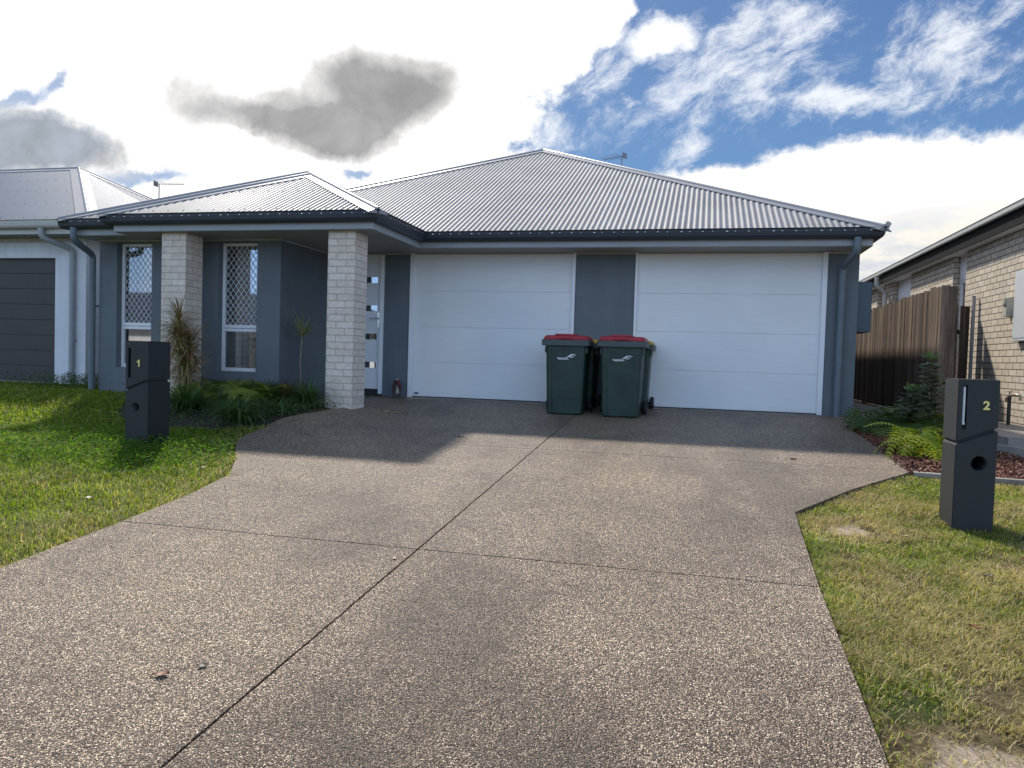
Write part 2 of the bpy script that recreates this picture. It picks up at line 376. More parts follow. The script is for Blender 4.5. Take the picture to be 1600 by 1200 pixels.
def leafmat(name, c1, c2, tr=.4, rough=.45, vscale=4., attr=False, third=None, spec=.35):
    def f(t, b):
        out = t.n['Material Output']; p = objc(t)
        a = t.new('ShaderNodeAttribute'); a.attribute_name = 'rnd'
        fac = a.outputs['Fac'] if attr else t.noise(p, vscale * 6, 3, .6)
        c = t.mix(t.mr(fac, .1, .9), c1, c2)
        if third: c = t.mix(t.mr(t.noise(p, third[1], 4, .6), third[2], third[3]), c, third[0])
        c = t.vm('SCALE', c, t.mr(t.noise(p, vscale, 4, .6), .3, .7, .75, 1.25, False))
        t.l.new(c, b.inputs['Base Color']); b.inputs['Roughness'].default_value = rough; b.inputs['Specular IOR Level'].default_value = spec
        tl = t.new('ShaderNodeBsdfTranslucent'); t.l.new(t.vm('MULTIPLY', c, (1.45, 1.5, .7)), tl.inputs[0])
        mx = t.new('ShaderNodeMixShader'); mx.inputs[0].default_value = tr
        t.l.new(b.outputs[0], mx.inputs[1]); t.l.new(tl.outputs[0], mx.inputs[2]); t.l.new(mx.outputs[0], out.inputs[0])
    return mat(name, f)

# ------------------------------------------------------------------ ground, driveway, beds
def interp(tab, y):
    for (a, va), (b, vb) in zip(tab, tab[1:]):
        if a <= y <= b: return va + (vb - va) * (y - a) / (b - a)
    return tab[0][1] if y < tab[0][0] else tab[-1][1]
LEFT = [(-12.3, .72), (-7.6, .70), (-6.8, .68), (-6.0, .63), (-5.4, .53), (-4.8, .19), (-4.35, -.12), (-4.0, -.32), (-3.7, -.42), (-3.1, -.38), (-2.68, -.16), (-2.2, -.10), (-1.73, -.14), (-1.70, -1.40), (.02, -1.40)]
RIGHT = [(-12.3, 4.80), (-8.3, 4.83), (-6.7, 4.85), (-5.27, 4.90), (-4.45, 5.40), (-3.56, 6.05), (-2.66, 6.06), (-1.22, 5.99), (-1.15, 6.24), (.02, 6.24)]
XL = lambda y: interp(LEFT, y); XR = lambda y: interp(RIGHT, y)
JX, C1, C2 = 2.681, -6.754, -3.533
def build_ground():
    xs = [-400, -60, -14] + [-14 + .3 * i for i in range(1, 94)] + [60, 400]
    ys = [-400, -60, -21, -12.6] + [-12.3 + .3 * i for i in range(0, 42)] + [3, 30, 400]
    vs = []; fs = []
    for y in ys:
        for x in xs: vs.append((x, y, (T(x, y) - .035) if y > -12.4 else -.93))
    n = len(xs)
    for j in range(len(ys) - 1):
        for i in range(n - 1): fs.append((j * n + i, j * n + i + 1, (j + 1) * n + i + 1, (j + 1) * n + i))
    m = MB(); m.add(vs, fs, 0, True); o = m.build('ground', SOIL, kind='structure')
def wobx(y): return .0035 * noise.noise(V(y * 6, 3.1, 0)) + .002 * noise.noise(V(y * 25, 9.1, 0))
def build_drive():
    m = MB(); g = .0058
    bands = [(-12.3, C1 - g), (C1 + g, C2 - g * .8), (C2 + g * .8, .02)]
    for ya, yb in bands:
        brk = sorted({ya, yb} | {t_[0] for t_ in LEFT + RIGHT if ya < t_[0] < yb} | {ya + (yb - ya) * i / 40 for i in range(41)})
        for side in (0, 1):
            vs = []; fs = []; N = 40
            for yy in brk:
                a, b = (XL(yy), JX - g + wobx(yy)) if side == 0 else (JX + g + wobx(yy) * .8, XR(yy))
                for i in range(N + 1):
                    x = a + (b - a) * i / N
                    ye = yy
                    if yy in (ya, yb) and yy > -12: ye = yy + .004 * noise.noise(V(x * 6, yy, 0)) + .002 * noise.noise(V(x * 30, yy, 0))
                    vs.append((x, ye, T(x, yy) + .002 * noise.noise(V(x * 2, yy * 2, 5))))
            r = len(brk); w = N + 1
            for j in range(r - 1):
                for i in range(N): fs.append((j * w + i, j * w + i + 1, (j + 1) * w + i + 1, (j + 1) * w + i))
            m.add(vs, fs, 0)
            # slab edges
            ring = [j * w for j in range(r)][::-1] + list(range(w)) + [j * w + N for j in range(r)] + [(r - 1) * w + i for i in range(N, -1, -1)]
            ev = []; ef = []
            for q in ring: x, y, z = vs[q]; ev += [(x, y, z), (x, y, z - .07)]
            for q in range(len(ring) - 1): ef.append((2 * q, 2 * q + 1, 2 * q + 3, 2 * q + 2))
            m.add(ev, ef, 0)
    def strip(pa, pb, w, nseg=30):
        a = Vector(pa); b = Vector(pb); d = (b - a).normalized(); n_ = Vector((-d.y, d.x)) * w
        vs = []; fs = []
        for i in range(nseg + 1):
            p = a + (b - a) * i / nseg
            for q in (p - n_, p + n_): vs.append((q.x, q.y, T(q.x, q.y) - .022))
        for i in range(nseg): fs.append((2 * i, 2 * i + 1, 2 * i + 3, 2 * i + 2))
        m.add(vs, fs, 1)
    strip((JX, -12.3), (JX, 0), .02); strip((.7, C1), (4.85, C1), .02); strip((-.4, C2), (6.05, C2), .02)
    m.build('driveway', [AGG, JOINT], kind='structure')
    # road and gutter strip behind the camera, concrete side path and bed edgings
    r = MB(); r.box(-200, -20.5, -1.0, 200, -12.9, -.905); r.build('road', mat('asphalt', m_conc((.05, .05, .052)), rough=.85), kind='structure')
    k = MB(); k.sweep([(0, -1.0), (0, -.90), (.25, -.885), (.32, -.80), (.45, -.79), (.45, -1.0)], [(-200, -12.9), (.5, -12.9)], side=-1)
    k.sweep([(0, -1.0), (0, -.90), (.25, -.885), (.32, -.80), (.45, -.79), (.45, -1.0)], [(5.1, -12.9), (200, -12.9)], side=-1)
    k.sweep([(0, -1.0), (0, -.90), (.30, -.872), (.62, -.853), (.62, -1.0)], [(.5, -12.9), (5.1, -12.9)], side=-1)
    k.build('kerb', CONC, kind='structure')
    p = MB(); p.box(6.25, -1.12, -.2, 7.10, -.55, -.052); p.box(6.3, -.545, -.2, 7.12, 14, .004); p.box(5.985, -1.12, -.2, 6.245, -.02, -.046)
    p.build('path', CONC, kind='structure')
    e = MB(); pts = [(6.07, -3.57), (6.35, -3.62), (6.9, -3.68), (7.6, -3.72), (8.6, -3.75)]
    e.sweep([(0, -.6), (0, T(7, -3.6) + .012), (.09, T(7, -3.6) + .012), (.09, -.6)], pts, side=1)
    e.build('bed_edging', CONC, kind='structure')
    q = MB(); q.sweep([(0, -.4), (0, -.085), (.07, -.085), (.07, -.4)], [(7.12, -1.1), (7.18, -2.0), (7.55, -3.0), (8.3, -3.6)], side=1)
    q.build('bed_edging', CONC, kind='structure')
    nb = MB(); nb.box(7.30, -2.15, -.3, 8.19, 14, -.015); nb.build('path', CONC, kind='structure')
build_ground(); build_drive()

def scatter_mesh(name, n, placer, shape, mats, kind, seed, attr=True):
    """many small flat pieces in one mesh: shape = [(x,y,z)] template, placer(rng) -> (pos, rot, scale, mat, rnd)"""
    rg = random.Random(seed); vs = []; fs = []; mi = []; rv = []
    k = len(shape[0])
    for _ in range(n):
        r = placer(rg)
        if r is None: continue
        pos, rot, sc, mm, rr = r
        o = len(vs)
        for p in shape[0]:
            q = rot @ Vector((p[0] * sc[0], p[1] * sc[1], p[2] * sc[2])); vs.append((q.x + pos[0], q.y + pos[1], q.z + pos[2])); rv.append(rr)
        for f in shape[1]: fs.append([i + o for i in f]); mi.append(mm)
    me = bpy.data.meshes.new(name); me.from_pydata(vs, [], fs); me.polygons.foreach_set('material_index', mi)
    for m in mats: me.materials.append(m)
    if attr: a = me.attributes.new('rnd', 'FLOAT', 'POINT'); a.data.foreach_set('value', rv)
    o = bpy.data.objects.new(name, me); COL.objects.link(o)
    if kind: o['kind'] = kind
    return o
from mathutils import Euler
def chips():
    def f(rg):
        y = rg.uniform(-3.6, -1.1); x = rg.uniform(5.95, 8.3)
        xr = 6.02 + (0 if y > -3.4 else (-3.4 - y) * .2)
        if x < xr: return None
        lim = interp([(-3.6, 8.3), (-3.0, 7.5), (-2.0, 7.15), (-1.1, 7.08)], y)
        if x > lim: return None
        return ((x, y, T(x, y) - .02 + rg.uniform(0, .03)), Euler((rg.gauss(0, .45), rg.gauss(0, .45), rg.uniform(0, 6.3))).to_matrix(), (rg.uniform(.6, 1.8), rg.uniform(.6, 1.3), 1), 0, rg.random())
    sh = ([(-.02, -.008, 0), (.02, -.006, 0), (.024, .008, .002), (-.018, .009, 0), (-.02, -.008, -.006), (.02, -.006, -.006), (.024, .008, -.004), (-.018, .009, -.006)], [(0, 1, 2, 3), (0, 4, 5, 1), (1, 5, 6, 2), (2, 6, 7, 3), (3, 7, 4, 0)])
    def mf(t, b):
        a = t.new('ShaderNodeAttribute'); a.attribute_name = 'rnd'; n = t.noise(objc(t), 120, 4, .6)
        c = t.ramp(a.outputs['Fac'], [(0, (.05, .016, .010)), (.35, (.13, .035, .018)), (.7, (.20, .065, .03)), (.9, (.27, .12, .07)), (1, (.36, .24, .17))])
        t.l.new(t.vm('SCALE', c, t.mr(n, .3, .7, .6, 1.25, False)), b.inputs['Base Color'])
    M = mat('bark_chip', mf, rough=.75)
    scatter_mesh('bark_mulch', 17000, f, sh, [M], 'stuff', 3)
    m = MB(); vs = []; xs = [5.9 + .2 * i for i in range(13)]; ys = [-3.7 + .2 * i for i in range(14)]
    for y in ys:
        for x in xs: vs.append((x, y, T(x, y) - .03))
    n = len(xs); m.add(vs, [(j * n + i, j * n + i + 1, (j + 1) * n + i + 1, (j + 1) * n + i) for j in range(len(ys) - 1) for i in range(n - 1)])
    m.build('mulch_base', mat('mulch_soil', m_conc((.055, .028, .018)), rough=.95), kind='structure')
    # pale pebbles
    def g(rg):
        y = rg.uniform(-3.6, -2.1); x = rg.uniform(7.2, 8.9)
        if x < interp([(-3.6, 8.4), (-3.0, 7.65), (-2.0, 7.27)], y): return None
        return ((x, y, T(x, y) + .02), Euler((rg.gauss(0, .3), rg.gauss(0, .3), rg.uniform(0, 6.3))).to_matrix(), tuple(rg.uniform(.7, 1.5) for _ in range(3)), 0, rg.random())
    ph = []
    for a in (-.5, .5):
        for k in range(5): q = 2 * pi * k / 5; ph.append((.016 * cos(q), .012 * sin(q), a * .014))
    ph2 = [(0, 0, .013), (0, 0, -.013)]
    sh = (ph + ph2, [(k, (k + 1) % 5, 5 + (k + 1) % 5, 5 + k) for k in range(5)] + [(5 + k, 5 + (k + 1) % 5, 10) for k in range(5)])
    def mg(t, b):
        a = t.new('ShaderNodeAttribute'); a.attribute_name = 'rnd'
        t.l.new(t.ramp(a.outputs['Fac'], [(0, (.22, .20, .19)), (.5, (.45, .43, .41)), (1, (.72, .70, .68))]), b.inputs['Base Color'])
    scatter_mesh('pebbles', 6000, g, sh, [mat('pebble', mg, rough=.7)], 'stuff', 4)
chips()

def grass(name, n, region, dryp, seed, hmin, hmax, mats, lm=.9, wm=1.):
    rg = np.random.default_rng(seed)
    pts = []
    while sum(len(a) for a in pts) < n:
        c = region(rg, 60000); pts.append(c)
        if len(pts) > 80: break
    P = np.concatenate(pts)[:n]; n = len(P)
    Tz = np.array([T(float(x), float(y)) for x, y in P]) - .034
    dist = np.hypot(P[:, 0] - CAM.x, P[:, 1] - CAM.y)
    cl = np.array([noise.noise(V(float(x) * 1.6, float(y) * 1.6, seed)) for x, y in P])
    cl2 = np.array([noise.noise(V(float(x) * 7, float(y) * 7, seed + 5)) for x, y in P])
    h = rg.uniform(hmin, hmax, n) * (1 + .35 * cl + .45 * cl2); az = rg.uniform(0, 2 * pi, n); w = rg.uniform(.0013, .0026, n) * wm * np.clip(dist / 4.5, 1, 2.8)
    lean = np.abs(rg.normal(lm, .5, n)); lx = np.cos(az) * h * lean; ly = np.sin(az) * h * lean
    px = -np.sin(az) * w; py = np.cos(az) * w
    v = np.zeros((n, 5, 3))
    v[:, 0] = np.stack([P[:, 0] - px, P[:, 1] - py, Tz], 1); v[:, 1] = np.stack([P[:, 0] + px, P[:, 1] + py, Tz], 1)
    v[:, 2] = np.stack([P[:, 0] + px * .8 + lx * .45, P[:, 1] + py * .8 + ly * .45, Tz + h * .7], 1); v[:, 3] = np.stack([P[:, 0] - px * .8 + lx * .45, P[:, 1] - py * .8 + ly * .45, Tz + h * .7], 1)
    v[:, 4] = np.stack([P[:, 0] + lx, P[:, 1] + ly, Tz + h * rg.uniform(.8, 1.0, n)], 1)
    r = rg.random(n)
    dry = dryp(P, cl, cl2) if callable(dryp) else dryp
    mi = (rg.random(n) < dry).astype(np.int32)
    me = bpy.data.meshes.new(name); me.vertices.add(n * 5); me.vertices.foreach_set('co', v.ravel())
    idx = np.arange(n)[:, None] * 5; L = np.concatenate([idx + np.array([[0, 1, 2, 3]]), idx + np.array([[3, 2, 4]])], 1).ravel()
    me.loops.add(n * 7); me.loops.foreach_set('vertex_index', L.astype(np.int32))
    me.polygons.add(n * 2); st = (np.arange(n)[:, None] * 7 + np.array([[0, 4]])).ravel(); me.polygons.foreach_set('loop_start', st.astype(np.int32))
    for m in mats: me.materials.append(m)
    me.polygons.foreach_set('material_index', np.repeat(mi, 2))
    me.update(calc_edges=True)
    a = me.attributes.new('rnd', 'FLOAT', 'POINT'); a.data.foreach_set('value', np.repeat(r, 5))
    o = bpy.data.objects.new(name, me); COL.objects.link(o); o['kind'] = 'stuff'; return o
GR1 = leafmat('grass_green', (.085, .14, .010), (.26, .33, .03), .5, .6, 2., True)
GR2 = leafmat('grass_dry', (.27, .22, .09), (.58, .47, .25), .35, .7, 2., True)
lt = np.array(LEFT); rt = np.array(RIGHT)
BEDF = [(-4.6, -1.45), (-3.3, -1.55), (-2.9, -2.6), (-2.4, -3.3), (-1.4, -3.55), (-.9, -3.5), (-.3, -3.25)]
def reg_left(rg, k):
    x = rg.uniform(-9.5, .75, k); y = rg.uniform(-8.6, -.22, k)
    xl = np.interp(y, lt[:, 0], lt[:, 1]) + .035 * np.sin(y * 9) + .02 * np.sin(y * 31)
    by = np.interp(x, [a for a, _ in BEDF], [b for _, b in BEDF], left=-.22)
    ok = (x < xl) & ((y < by) | (x < -4.6))
    # thin out with distance from the lens
    d = np.hypot(x - CAM.x, y - CAM.y); ok &= rg.random(k) < np.clip(7.5 / d, .35, 1)
    return np.stack([x[ok], y[ok]], 1)
def reg_right(rg, k):
    x = rg.uniform(4.75, 9.6, k); y = rg.uniform(-10.6, -3.62, k)
    xr = np.interp(y, rt[:, 0], rt[:, 1]) - .01 + .03 * np.sin(y * 11) + .015 * np.sin(y * 37)
    ok = (x > xr)
    b = np.full(k, -1.)
    for cx, cy, rr, q, am in ((5.16, -8.36, .33, .9, 1.3), (5.6, -8.7, .5, .8, 1.2), (5.22, -5.50, .32, .8, .60), (5.10, -6.1, .22, .5, .45), (5.12, -6.75, .20, .6, .30), (5.35, -7.7, .45, .9, .55), (5.0, -7.9, .25, .6, .6), (6.0, -5.05, .3, 1., .5)):
        b = np.maximum(b, am * 1.25 - np.hypot(x - cx, (y - cy) * q) / rr)
    n1 = np.array([noise.noise(V(float(a_) * 9, float(b_) * 9, 7.)) * .6 + noise.noise(V(float(a_) * 28, float(b_) * 28, 3.)) * .5 for a_, b_ in zip(x, y)])
    ok &= rg.random(k) > np.clip((b + n1 * .9) * 1.6, 0, .88)
    nz = np.array([noise.noise(V(float(a) * 3.1, float(b) * 3.1, 2.)) for a, b in zip(x, y)]); ok &= rg.random(k) < np.clip(1.0 - nz * 1.1, .3, 1)
    d = np.hypot(x - CAM.x, y - CAM.y); ok &= rg.random(k) < np.clip(3.6 / d, .25, 1)
    return np.stack([x[ok], y[ok]], 1)
def dry_left(P, c, c2):
    xl = np.interp(P[:, 1], lt[:, 0], lt[:, 1]); e = np.exp(-(xl - P[:, 0]) / .35)
    return np.clip(.10 + .25 * c + .35 * e + .12 * (P[:, 1] < -5.6), .02, .8)
def dry_right(P, c, c2):
    xr = np.interp(P[:, 1], rt[:, 0], rt[:, 1]); e = np.exp(-(P[:, 0] - xr) / .12)
    bz = np.maximum(1.2 - np.hypot(P[:, 0] - 5.3, (P[:, 1] + 8.4) * .9) / .5, 1.1 - np.hypot(P[:, 0] - 5.22, (P[:, 1] + 5.5) * .8) / .32)
    return np.clip(np.clip(.66 + .85 * c + .3 * c2 - .30 * e, .06, .88) + np.clip(bz, 0, 1), .06, 1)
grass('lawn_grass', 300000, reg_left, dry_left, 1, .022, .055, [GR1, GR2])
grass('lawn_grass', 430000, reg_right, dry_right, 2, .012, .034, [GR1, GR2], 1.25, .8)

# ------------------------------------------------------------------ roofs
PITCH_R = .475; PER = .076
def sheet(m, axis, e0, a, b, lo, hi, sgn, ze, p=PITCH_R, screws=True, breaks=()):
    """corrugated plane. axis 'x': eave runs along X at y=e0, rising to +Y*sgn. axis 'y': eave along Y at x=e0, rising to +X*sgn"""
    n = max(2, int((b - a) / PER * 8)); ss = sorted({a + (b - a) * i / n for i in range(n + 1)} | set(breaks))
    nz = 1 / sqrt(1 + p * p); vs = []; fs = []
    def P(s, t, off):
        d = e0 + sgn * (t - p * nz * off); z = ze + p * t + nz * off
        return (s, d, z) if axis == 'x' else (d, s, z)
    for s in ss:
        t0, t1 = lo(s), hi(s); t1 = max(t0, t1); off = .0085 * cos(2 * pi * s / PER)
        vs += [P(s, t0, off), P(s, t1, off)]
    for i in range(len(ss) - 1): fs.append((2 * i, 2 * i + 2, 2 * i + 3, 2 * i + 1))
    m.add(vs, fs, 0, True)
    if screws:
        s = math.ceil(a / PER) * PER; k = 0
        while s < b:
            if k % 3 == 0:
                t = .12
                while t < hi(s) - .1:
                    if t > lo(s) + .02:
                        c = [P(s + dx, t + dt, .0115 if i < 4 else .0078) for i, (dx, dt) in enumerate([(-.006, -.008), (.006, -.008), (.006, .008), (-.006, .008)] * 2)]
                        m.add(c, [(0, 1, 2, 3), (0, 4, 5, 1), (1, 5, 6, 2), (2, 6, 7, 3), (3, 7, 4, 0)], 1)
                    t += .9
            s += PER; k += 1
SCREW = mat('screw_head', color=(.10, .10, .11), rough=.6)
def cap(m, A, B, hip=True, p=PITCH_R, w=.13, lift=.018):
    """folded capping with a rolled top along a hip or ridge"""
    A = Vector(A); B = Vector(B); d = (B - A).normalized(); l = Vector((d.y, -d.x, 0)).normalized(); fall = p / sqrt(2) if hip else p
    pr = [(-w, -fall * w - .012), (-w, -fall * w + .002), (-.035, -fall * .035 + .004), (-.026, .012), (-.012, .024), (0, .028), (.012, .024), (.026, .012), (.035, -fall * .035 + .004), (w, -fall * w + .002), (w, -fall * w - .012)]
    vs = []
    for q in (A, B):
        for o, z in pr: vs.append(q + l * o + Vector((0, 0, z + lift)))
    k = len(pr); m.add(vs, [(j, j + 1, k + j + 1, k + j) for j in range(k - 1)])
    m.add(vs[:k], [tuple(range(k))]); m.add(vs[k:], [tuple(range(k))[::-1]])
def eave_gutter(m, path, z, slots=()):
    """quad gutter with overflow slots cut in its face"""
    lowp = [(.004, z + .015), (.004, z - .108), (.055, z - .115), (.092, z - .100), (.110, z - .072), (.118, z - .022)]
    upp = [(.118, z - .010), (.120, z + .012), (.137, z + .018), (.126, z + .008)]
    m.sweep(lowp, path); m.sweep(upp, path)
    for i in range(len(path) - 1):
        a = Vector(path[i]); b = Vector(path[i + 1]); d = (b - a).normalized(); n_ = Vector((d.y, -d.x)); L = (b - a).length
        def off(v): return v + n_ * .118
        def ext(k):      # shift of the mitred corner along the run
            if k <= 0 or k >= len(path) - 1: return 0
            u_ = (Vector(path[k]) - Vector(path[k - 1])).normalized(); v_ = (Vector(path[k + 1]) - Vector(path[k])).normalized()
            c = u_.x * v_.y - u_.y * v_.x; return .118 if c > 0 else -.118
        s0 = -ext(i); s1 = L + ext(i + 1)
        cuts = [s0]
        if i in slots:
            q = s0 + .10; k = 0
            while q < s1 - .1:
                wq = (.028, .014, .020, .010)[k % 4]; cuts += [q, q + wq]; pa = off(a + d * q); pb = off(a + d * (q + wq)); m.add([(pa.x + n_.x * .001, pa.y + n_.y * .001, z - .0215), (pb.x + n_.x * .001, pb.y + n_.y * .001, z - .0215), (pb.x - n_.x * .006, pb.y - n_.y * .006, z - .011), (pa.x - n_.x * .006, pa.y - n_.y * .006, z - .011)], [(0, 1, 2, 3)], 1); q += (.11, .16, .13, .17)[k % 4]; k += 1  # added pale tab per slot, standing in for the bright spot of light
        cuts.append(s1)
        for j in range(0, len(cuts) - 1, 2):
            p0 = off(a + d * cuts[j]); p1 = off(a + d * cuts[j + 1])
            m.quad((p0.x, p0.y, z - .022), (p1.x, p1.y, z - .022), (p1.x, p1.y, z - .010), (p0.x, p0.y, z - .010))
def pipe_path(m, pts, r=.045, mi=0):
    """round pipe with softened bends"""
    P = [Vector(p) for p in pts]; o = [P[0]]
    for i in range(1, len(P) - 1):
        a = (P[i - 1] - P[i]).normalized(); b = (P[i + 1] - P[i]).normalized(); k = .07
        for q in range(5):
            s = q / 4; o.append((P[i] + a * k) * (1 - s) ** 2 + P[i] * 2 * s * (1 - s) + (P[i] + b * k) * s * s)
    o.append(P[-1]); m.tube(o, r, 14, mi)

ZE = 2.385; XLf, XRf = -4.50, 6.34
# ------------------------------------------------------------------ the grey house
HOUSE = thing('grey_house', 'dark grey rendered house with silver corrugated roof, brick pillars and two white garage doors', 'house', (0, 0, 0))
def grey_house():
    H = HOUSE
    w = MB(); B = w.box
    for a, b in ((-.49, -.07), (2.45, 3.30), (5.83, 6.10)): B(a, 0, -.4, b, .14, 2.17)
    B(6.10, 0, -.4, 6.22, 17, 2.17); B(-4.35, 17, -.4, 6.22, 17.12, 2.17); B(-4.35, -1.445, -.4, -4.23, 17, 2.17)
    # wing wall with its two window openings
    y0, y1 = -1.445, -1.285; xs = [-4.23, -4.05, -3.46, -2.37, -1.76, -1.40]
    for i in range(5):
        if i in (1, 3): B(xs[i], y0, -.4, xs[i + 1], y1, .335); B(xs[i], y0, 2.135, xs[i + 1], y1, 2.17)
        else: B(xs[i], y0, -.4, xs[i + 1], y1, 2.17)
    B(-1.52, y1, -.4, -1.40, .0, 2.17)
    wall = w.build('wall', GREYW, H)
    # roof sheets
    r = MB()
    wl, wr, wy = -3.58, .36, -2.25; ry = -1.98; my = -.64; hw = (wr - wl) / 2; rw = (wr - XLf) / 2; MW = (XRf - XLf) / 2
    sheet(r, 'x', wy, wl, wr, lambda s: 0, lambda s: min(s - wl, wr - s), 1, ZE)
    sheet(r, 'x', ry, XLf, wl + hw, lambda s: max(0, s - wl + (wy - wy)), lambda s: min(s - XLf, wr - s), 1, ZE)
    YB = 17.6
    sheet(r, 'x', my, wr - rw, XRf, lambda s: max(0, wr - s), lambda s: min(s - XLf, XRf - s), 1, ZE)
    def hiR(y): return y - wy if y < wy + hw else (hw if y < ry + hw else (y - ry if y < ry + rw else rw))
    sheet(r, 'y', wr, wy, my + rw, lambda y: max(0, y - my), hiR, -1, ZE)
    def hiL(y): return min(y - ry, rw) if y < my + rw else min(y - my, MW, YB - y)
    sheet(r, 'y', XLf, ry, YB, lambda y: 0, hiL, 1, ZE)
    sheet(r, 'y', wl, wy, ry + hw, lambda y: max(0, y - ry), lambda y: min(y - wy, hw), 1, ZE, screws=False)
    sheet(r, 'y', XRf, my, YB, lambda y: 0, lambda y: min(y - my, MW, YB - y), -1, ZE, screws=False)
    sheet(r, 'x', YB, XLf, XRf, lambda s: 0, lambda s: min(s - XLf, XRf - s), -1, ZE, screws=False)
    roof = r.build('roof', [ROOF, SCREW], H)
    P = PITCH_R; zt = lambda t: ZE + P * t
    def rc(A, Bp, hip=True):
        c = MB(); cap(c, A, Bp, hip); c.build('ridge_cap', CAPM, roof)
    ax, ay = (XLf + XRf) / 2, my + MW
    rc((XRf + .03, my - .03, zt(-.03)), (ax, ay, zt(MW))); 
    rc((wr - rw, my + rw, zt(rw)), (ax, ay, zt(MW)))
    rc((ax, ay, zt(MW)), (ax, YB - MW, zt(MW)), False)
    rc((wl - .03, wy - .03, zt(-.03)), (wl + hw, wy + hw, zt(hw))); rc((wr + .03, wy - .03, zt(-.03)), (wl + hw, wy + hw, zt(hw)))
    rc((wl + hw, wy + hw, zt(hw)), (wl + hw, ry + hw, zt(hw)), False)
    rc((XLf - .03, ry - .03, zt(-.03)), (XLf + rw, ry + rw, zt(rw))); rc((wr - hw, ry + hw, zt(hw)), (XLf + rw, ry + rw, zt(rw)))
    rc((XLf + rw, ry + rw, zt(rw)), (XLf + rw, my + rw, zt(rw)), False)
    # loose foam end in the right hip
    e = MB(); e.box(-.035, -.03, -.04, .03, .03, .055, bev=.008); eo = e.build('end_filler', mat('dirty_foam', m_conc((.42, .42, .38)), rough=.9), roof, (6.40, -.60, 2.405)); eo.rotation_euler = (0, .45, .3)
    path = [(-4.42, 17.5), (-4.42, -1.9), (-3.47, -1.9), (-3.47, -2.17), (.28, -2.17), (.28, -.56), (6.26, -.56), (6.26, 17.5)]
    g = MB(); eave_gutter(g, path, 2.367, (1, 3, 4, 5)); g.build('gutter', [CHAR, mat('slot_glint', color=(.92, .92, .90), rough=.35)], H)  # second material colours the slot glints near white
    f = MB(); f.sweep([(-.02, 2.172), (0, 2.168), (.002, 2.30), (0, 2.38), (-.02, 2.38)], path); f.build('fascia', FASC, H)
    s = MB(); zz = 2.1745
    pl = [(-4.43, -1.91), (-3.48, -1.91), (-3.48, -2.18), (.27, -2.18), (.27, -.57), (6.25, -.57), (6.25, .2), (-4.43, .2)]
    s.add([(x, y, zz) for x, y in pl], [tuple(range(8))]); s.quad((6.1, .2, zz), (6.25, .2, zz), (6.25, 17.4, zz), (6.1, 17.4, zz)); s.quad((-4.43, .2, zz), (-4.2, .2, zz), (-4.2, 17.4, zz), (-4.43, 17.4, zz))
    s.build('soffit', SOFF, H)
    tr = MB(); z0, z1 = 2.152, 2.1735
    tr.box(-.49, -.018, z0, 6.235, -.002, z1); tr.box(-4.37, -1.463, z0, -1.385, -1.447, z1); tr.box(-1.398, -1.445, z0, -1.384, -.02, z1); tr.box(-1.398, -.018, z0, -.495, -.002, z1)
    tr.build('eave_bead', mat('bead_paint', vary((.42, .43, .42), .04), rough=.6), H)
    # brick pillars
    for x0, x1, ya, yb in ((-.37, .005, -2.07, -1.715), (-2.80, -2.43, -2.07, -1.715)):
        q = MB(); q.box(x0, ya, -.4, x1, yb, 2.172, bev=.003); q.build('pillar', BRICKP, H, uv=True)
    # windows of the wing
    def window(x0, x1, z0, z1, yf, lab):
        wf = MB(); d = .045; b = .038
        wo = MB(); zt_ = .94
        wf.box(x0, yf, z0, x0 + b, yf + d, z1, bev=.002); wf.box(x1 - b, yf, z0, x1, yf + d, z1, bev=.002)
        wf.box(x0 + b, yf, z1 - b, x1 - b, yf + d, z1, bev=.002); wf.box(x0 + b, yf, z0, x1 - b, yf + d, z0 + b + .012, bev=.002)
        wf.box(x0 + b, yf - .006, zt_ - .045, x1 - b, yf + d, zt_ - .002, bev=.002); wf.box(x0 + b, yf - .014, zt_ + .004, x1 - b, yf + d, zt_ + .05, bev=.002)
        fr = wf.build('frame', WHITE, None)
        root = bpy.data.objects.new('window', None); COL.objects.link(root); root.parent = H; root['label'] = lab
        fr.parent = root
        gl = MB(); gl.box(x0 + b, yf + .026, z0 + b, x1 - b, yf + .030, zt_ - .03); gl.build('window_pane', GLASS, root)
        gl = MB(); gl.box(x0 + b, yf + .022, zt_ + .04, x1 - b, yf + .026, z1 - b); gl.build('window_pane', GLASS, root)
        # diamond security grille over the upper sash
        sm = MB(); xa, xb, za, zb = x0 + b + .004, x1 - b - .004, zt_ + .052, z1 - b - .004; yy = yf + .004; st = .084; sz = .108; hwid = .0030
        k = -60
        def seg(p, q):
            dx, dz = q[0] - p[0], q[1] - p[1]; L = math.hypot(dx, dz)
            if L < .01: return
            nx, nz = -dz / L * hwid, dx / L * hwid
            sm.add([(p[0] - nx, yy, p[1] - nz), (q[0] - nx, yy, q[1] - nz), (q[0] + nx, yy, q[1] + nz), (p[0] + nx, yy, p[1] + nz),
                    (p[0] - nx, yy + .004, p[1] - nz), (q[0] - nx, yy + .004, q[1] - nz), (q[0] + nx, yy + .004, q[1] + nz), (p[0] + nx, yy + .004, p[1] + nz)], [(0, 1, 2, 3), (4, 7, 6, 5), (0, 4, 5, 1), (3, 2, 6, 7)])
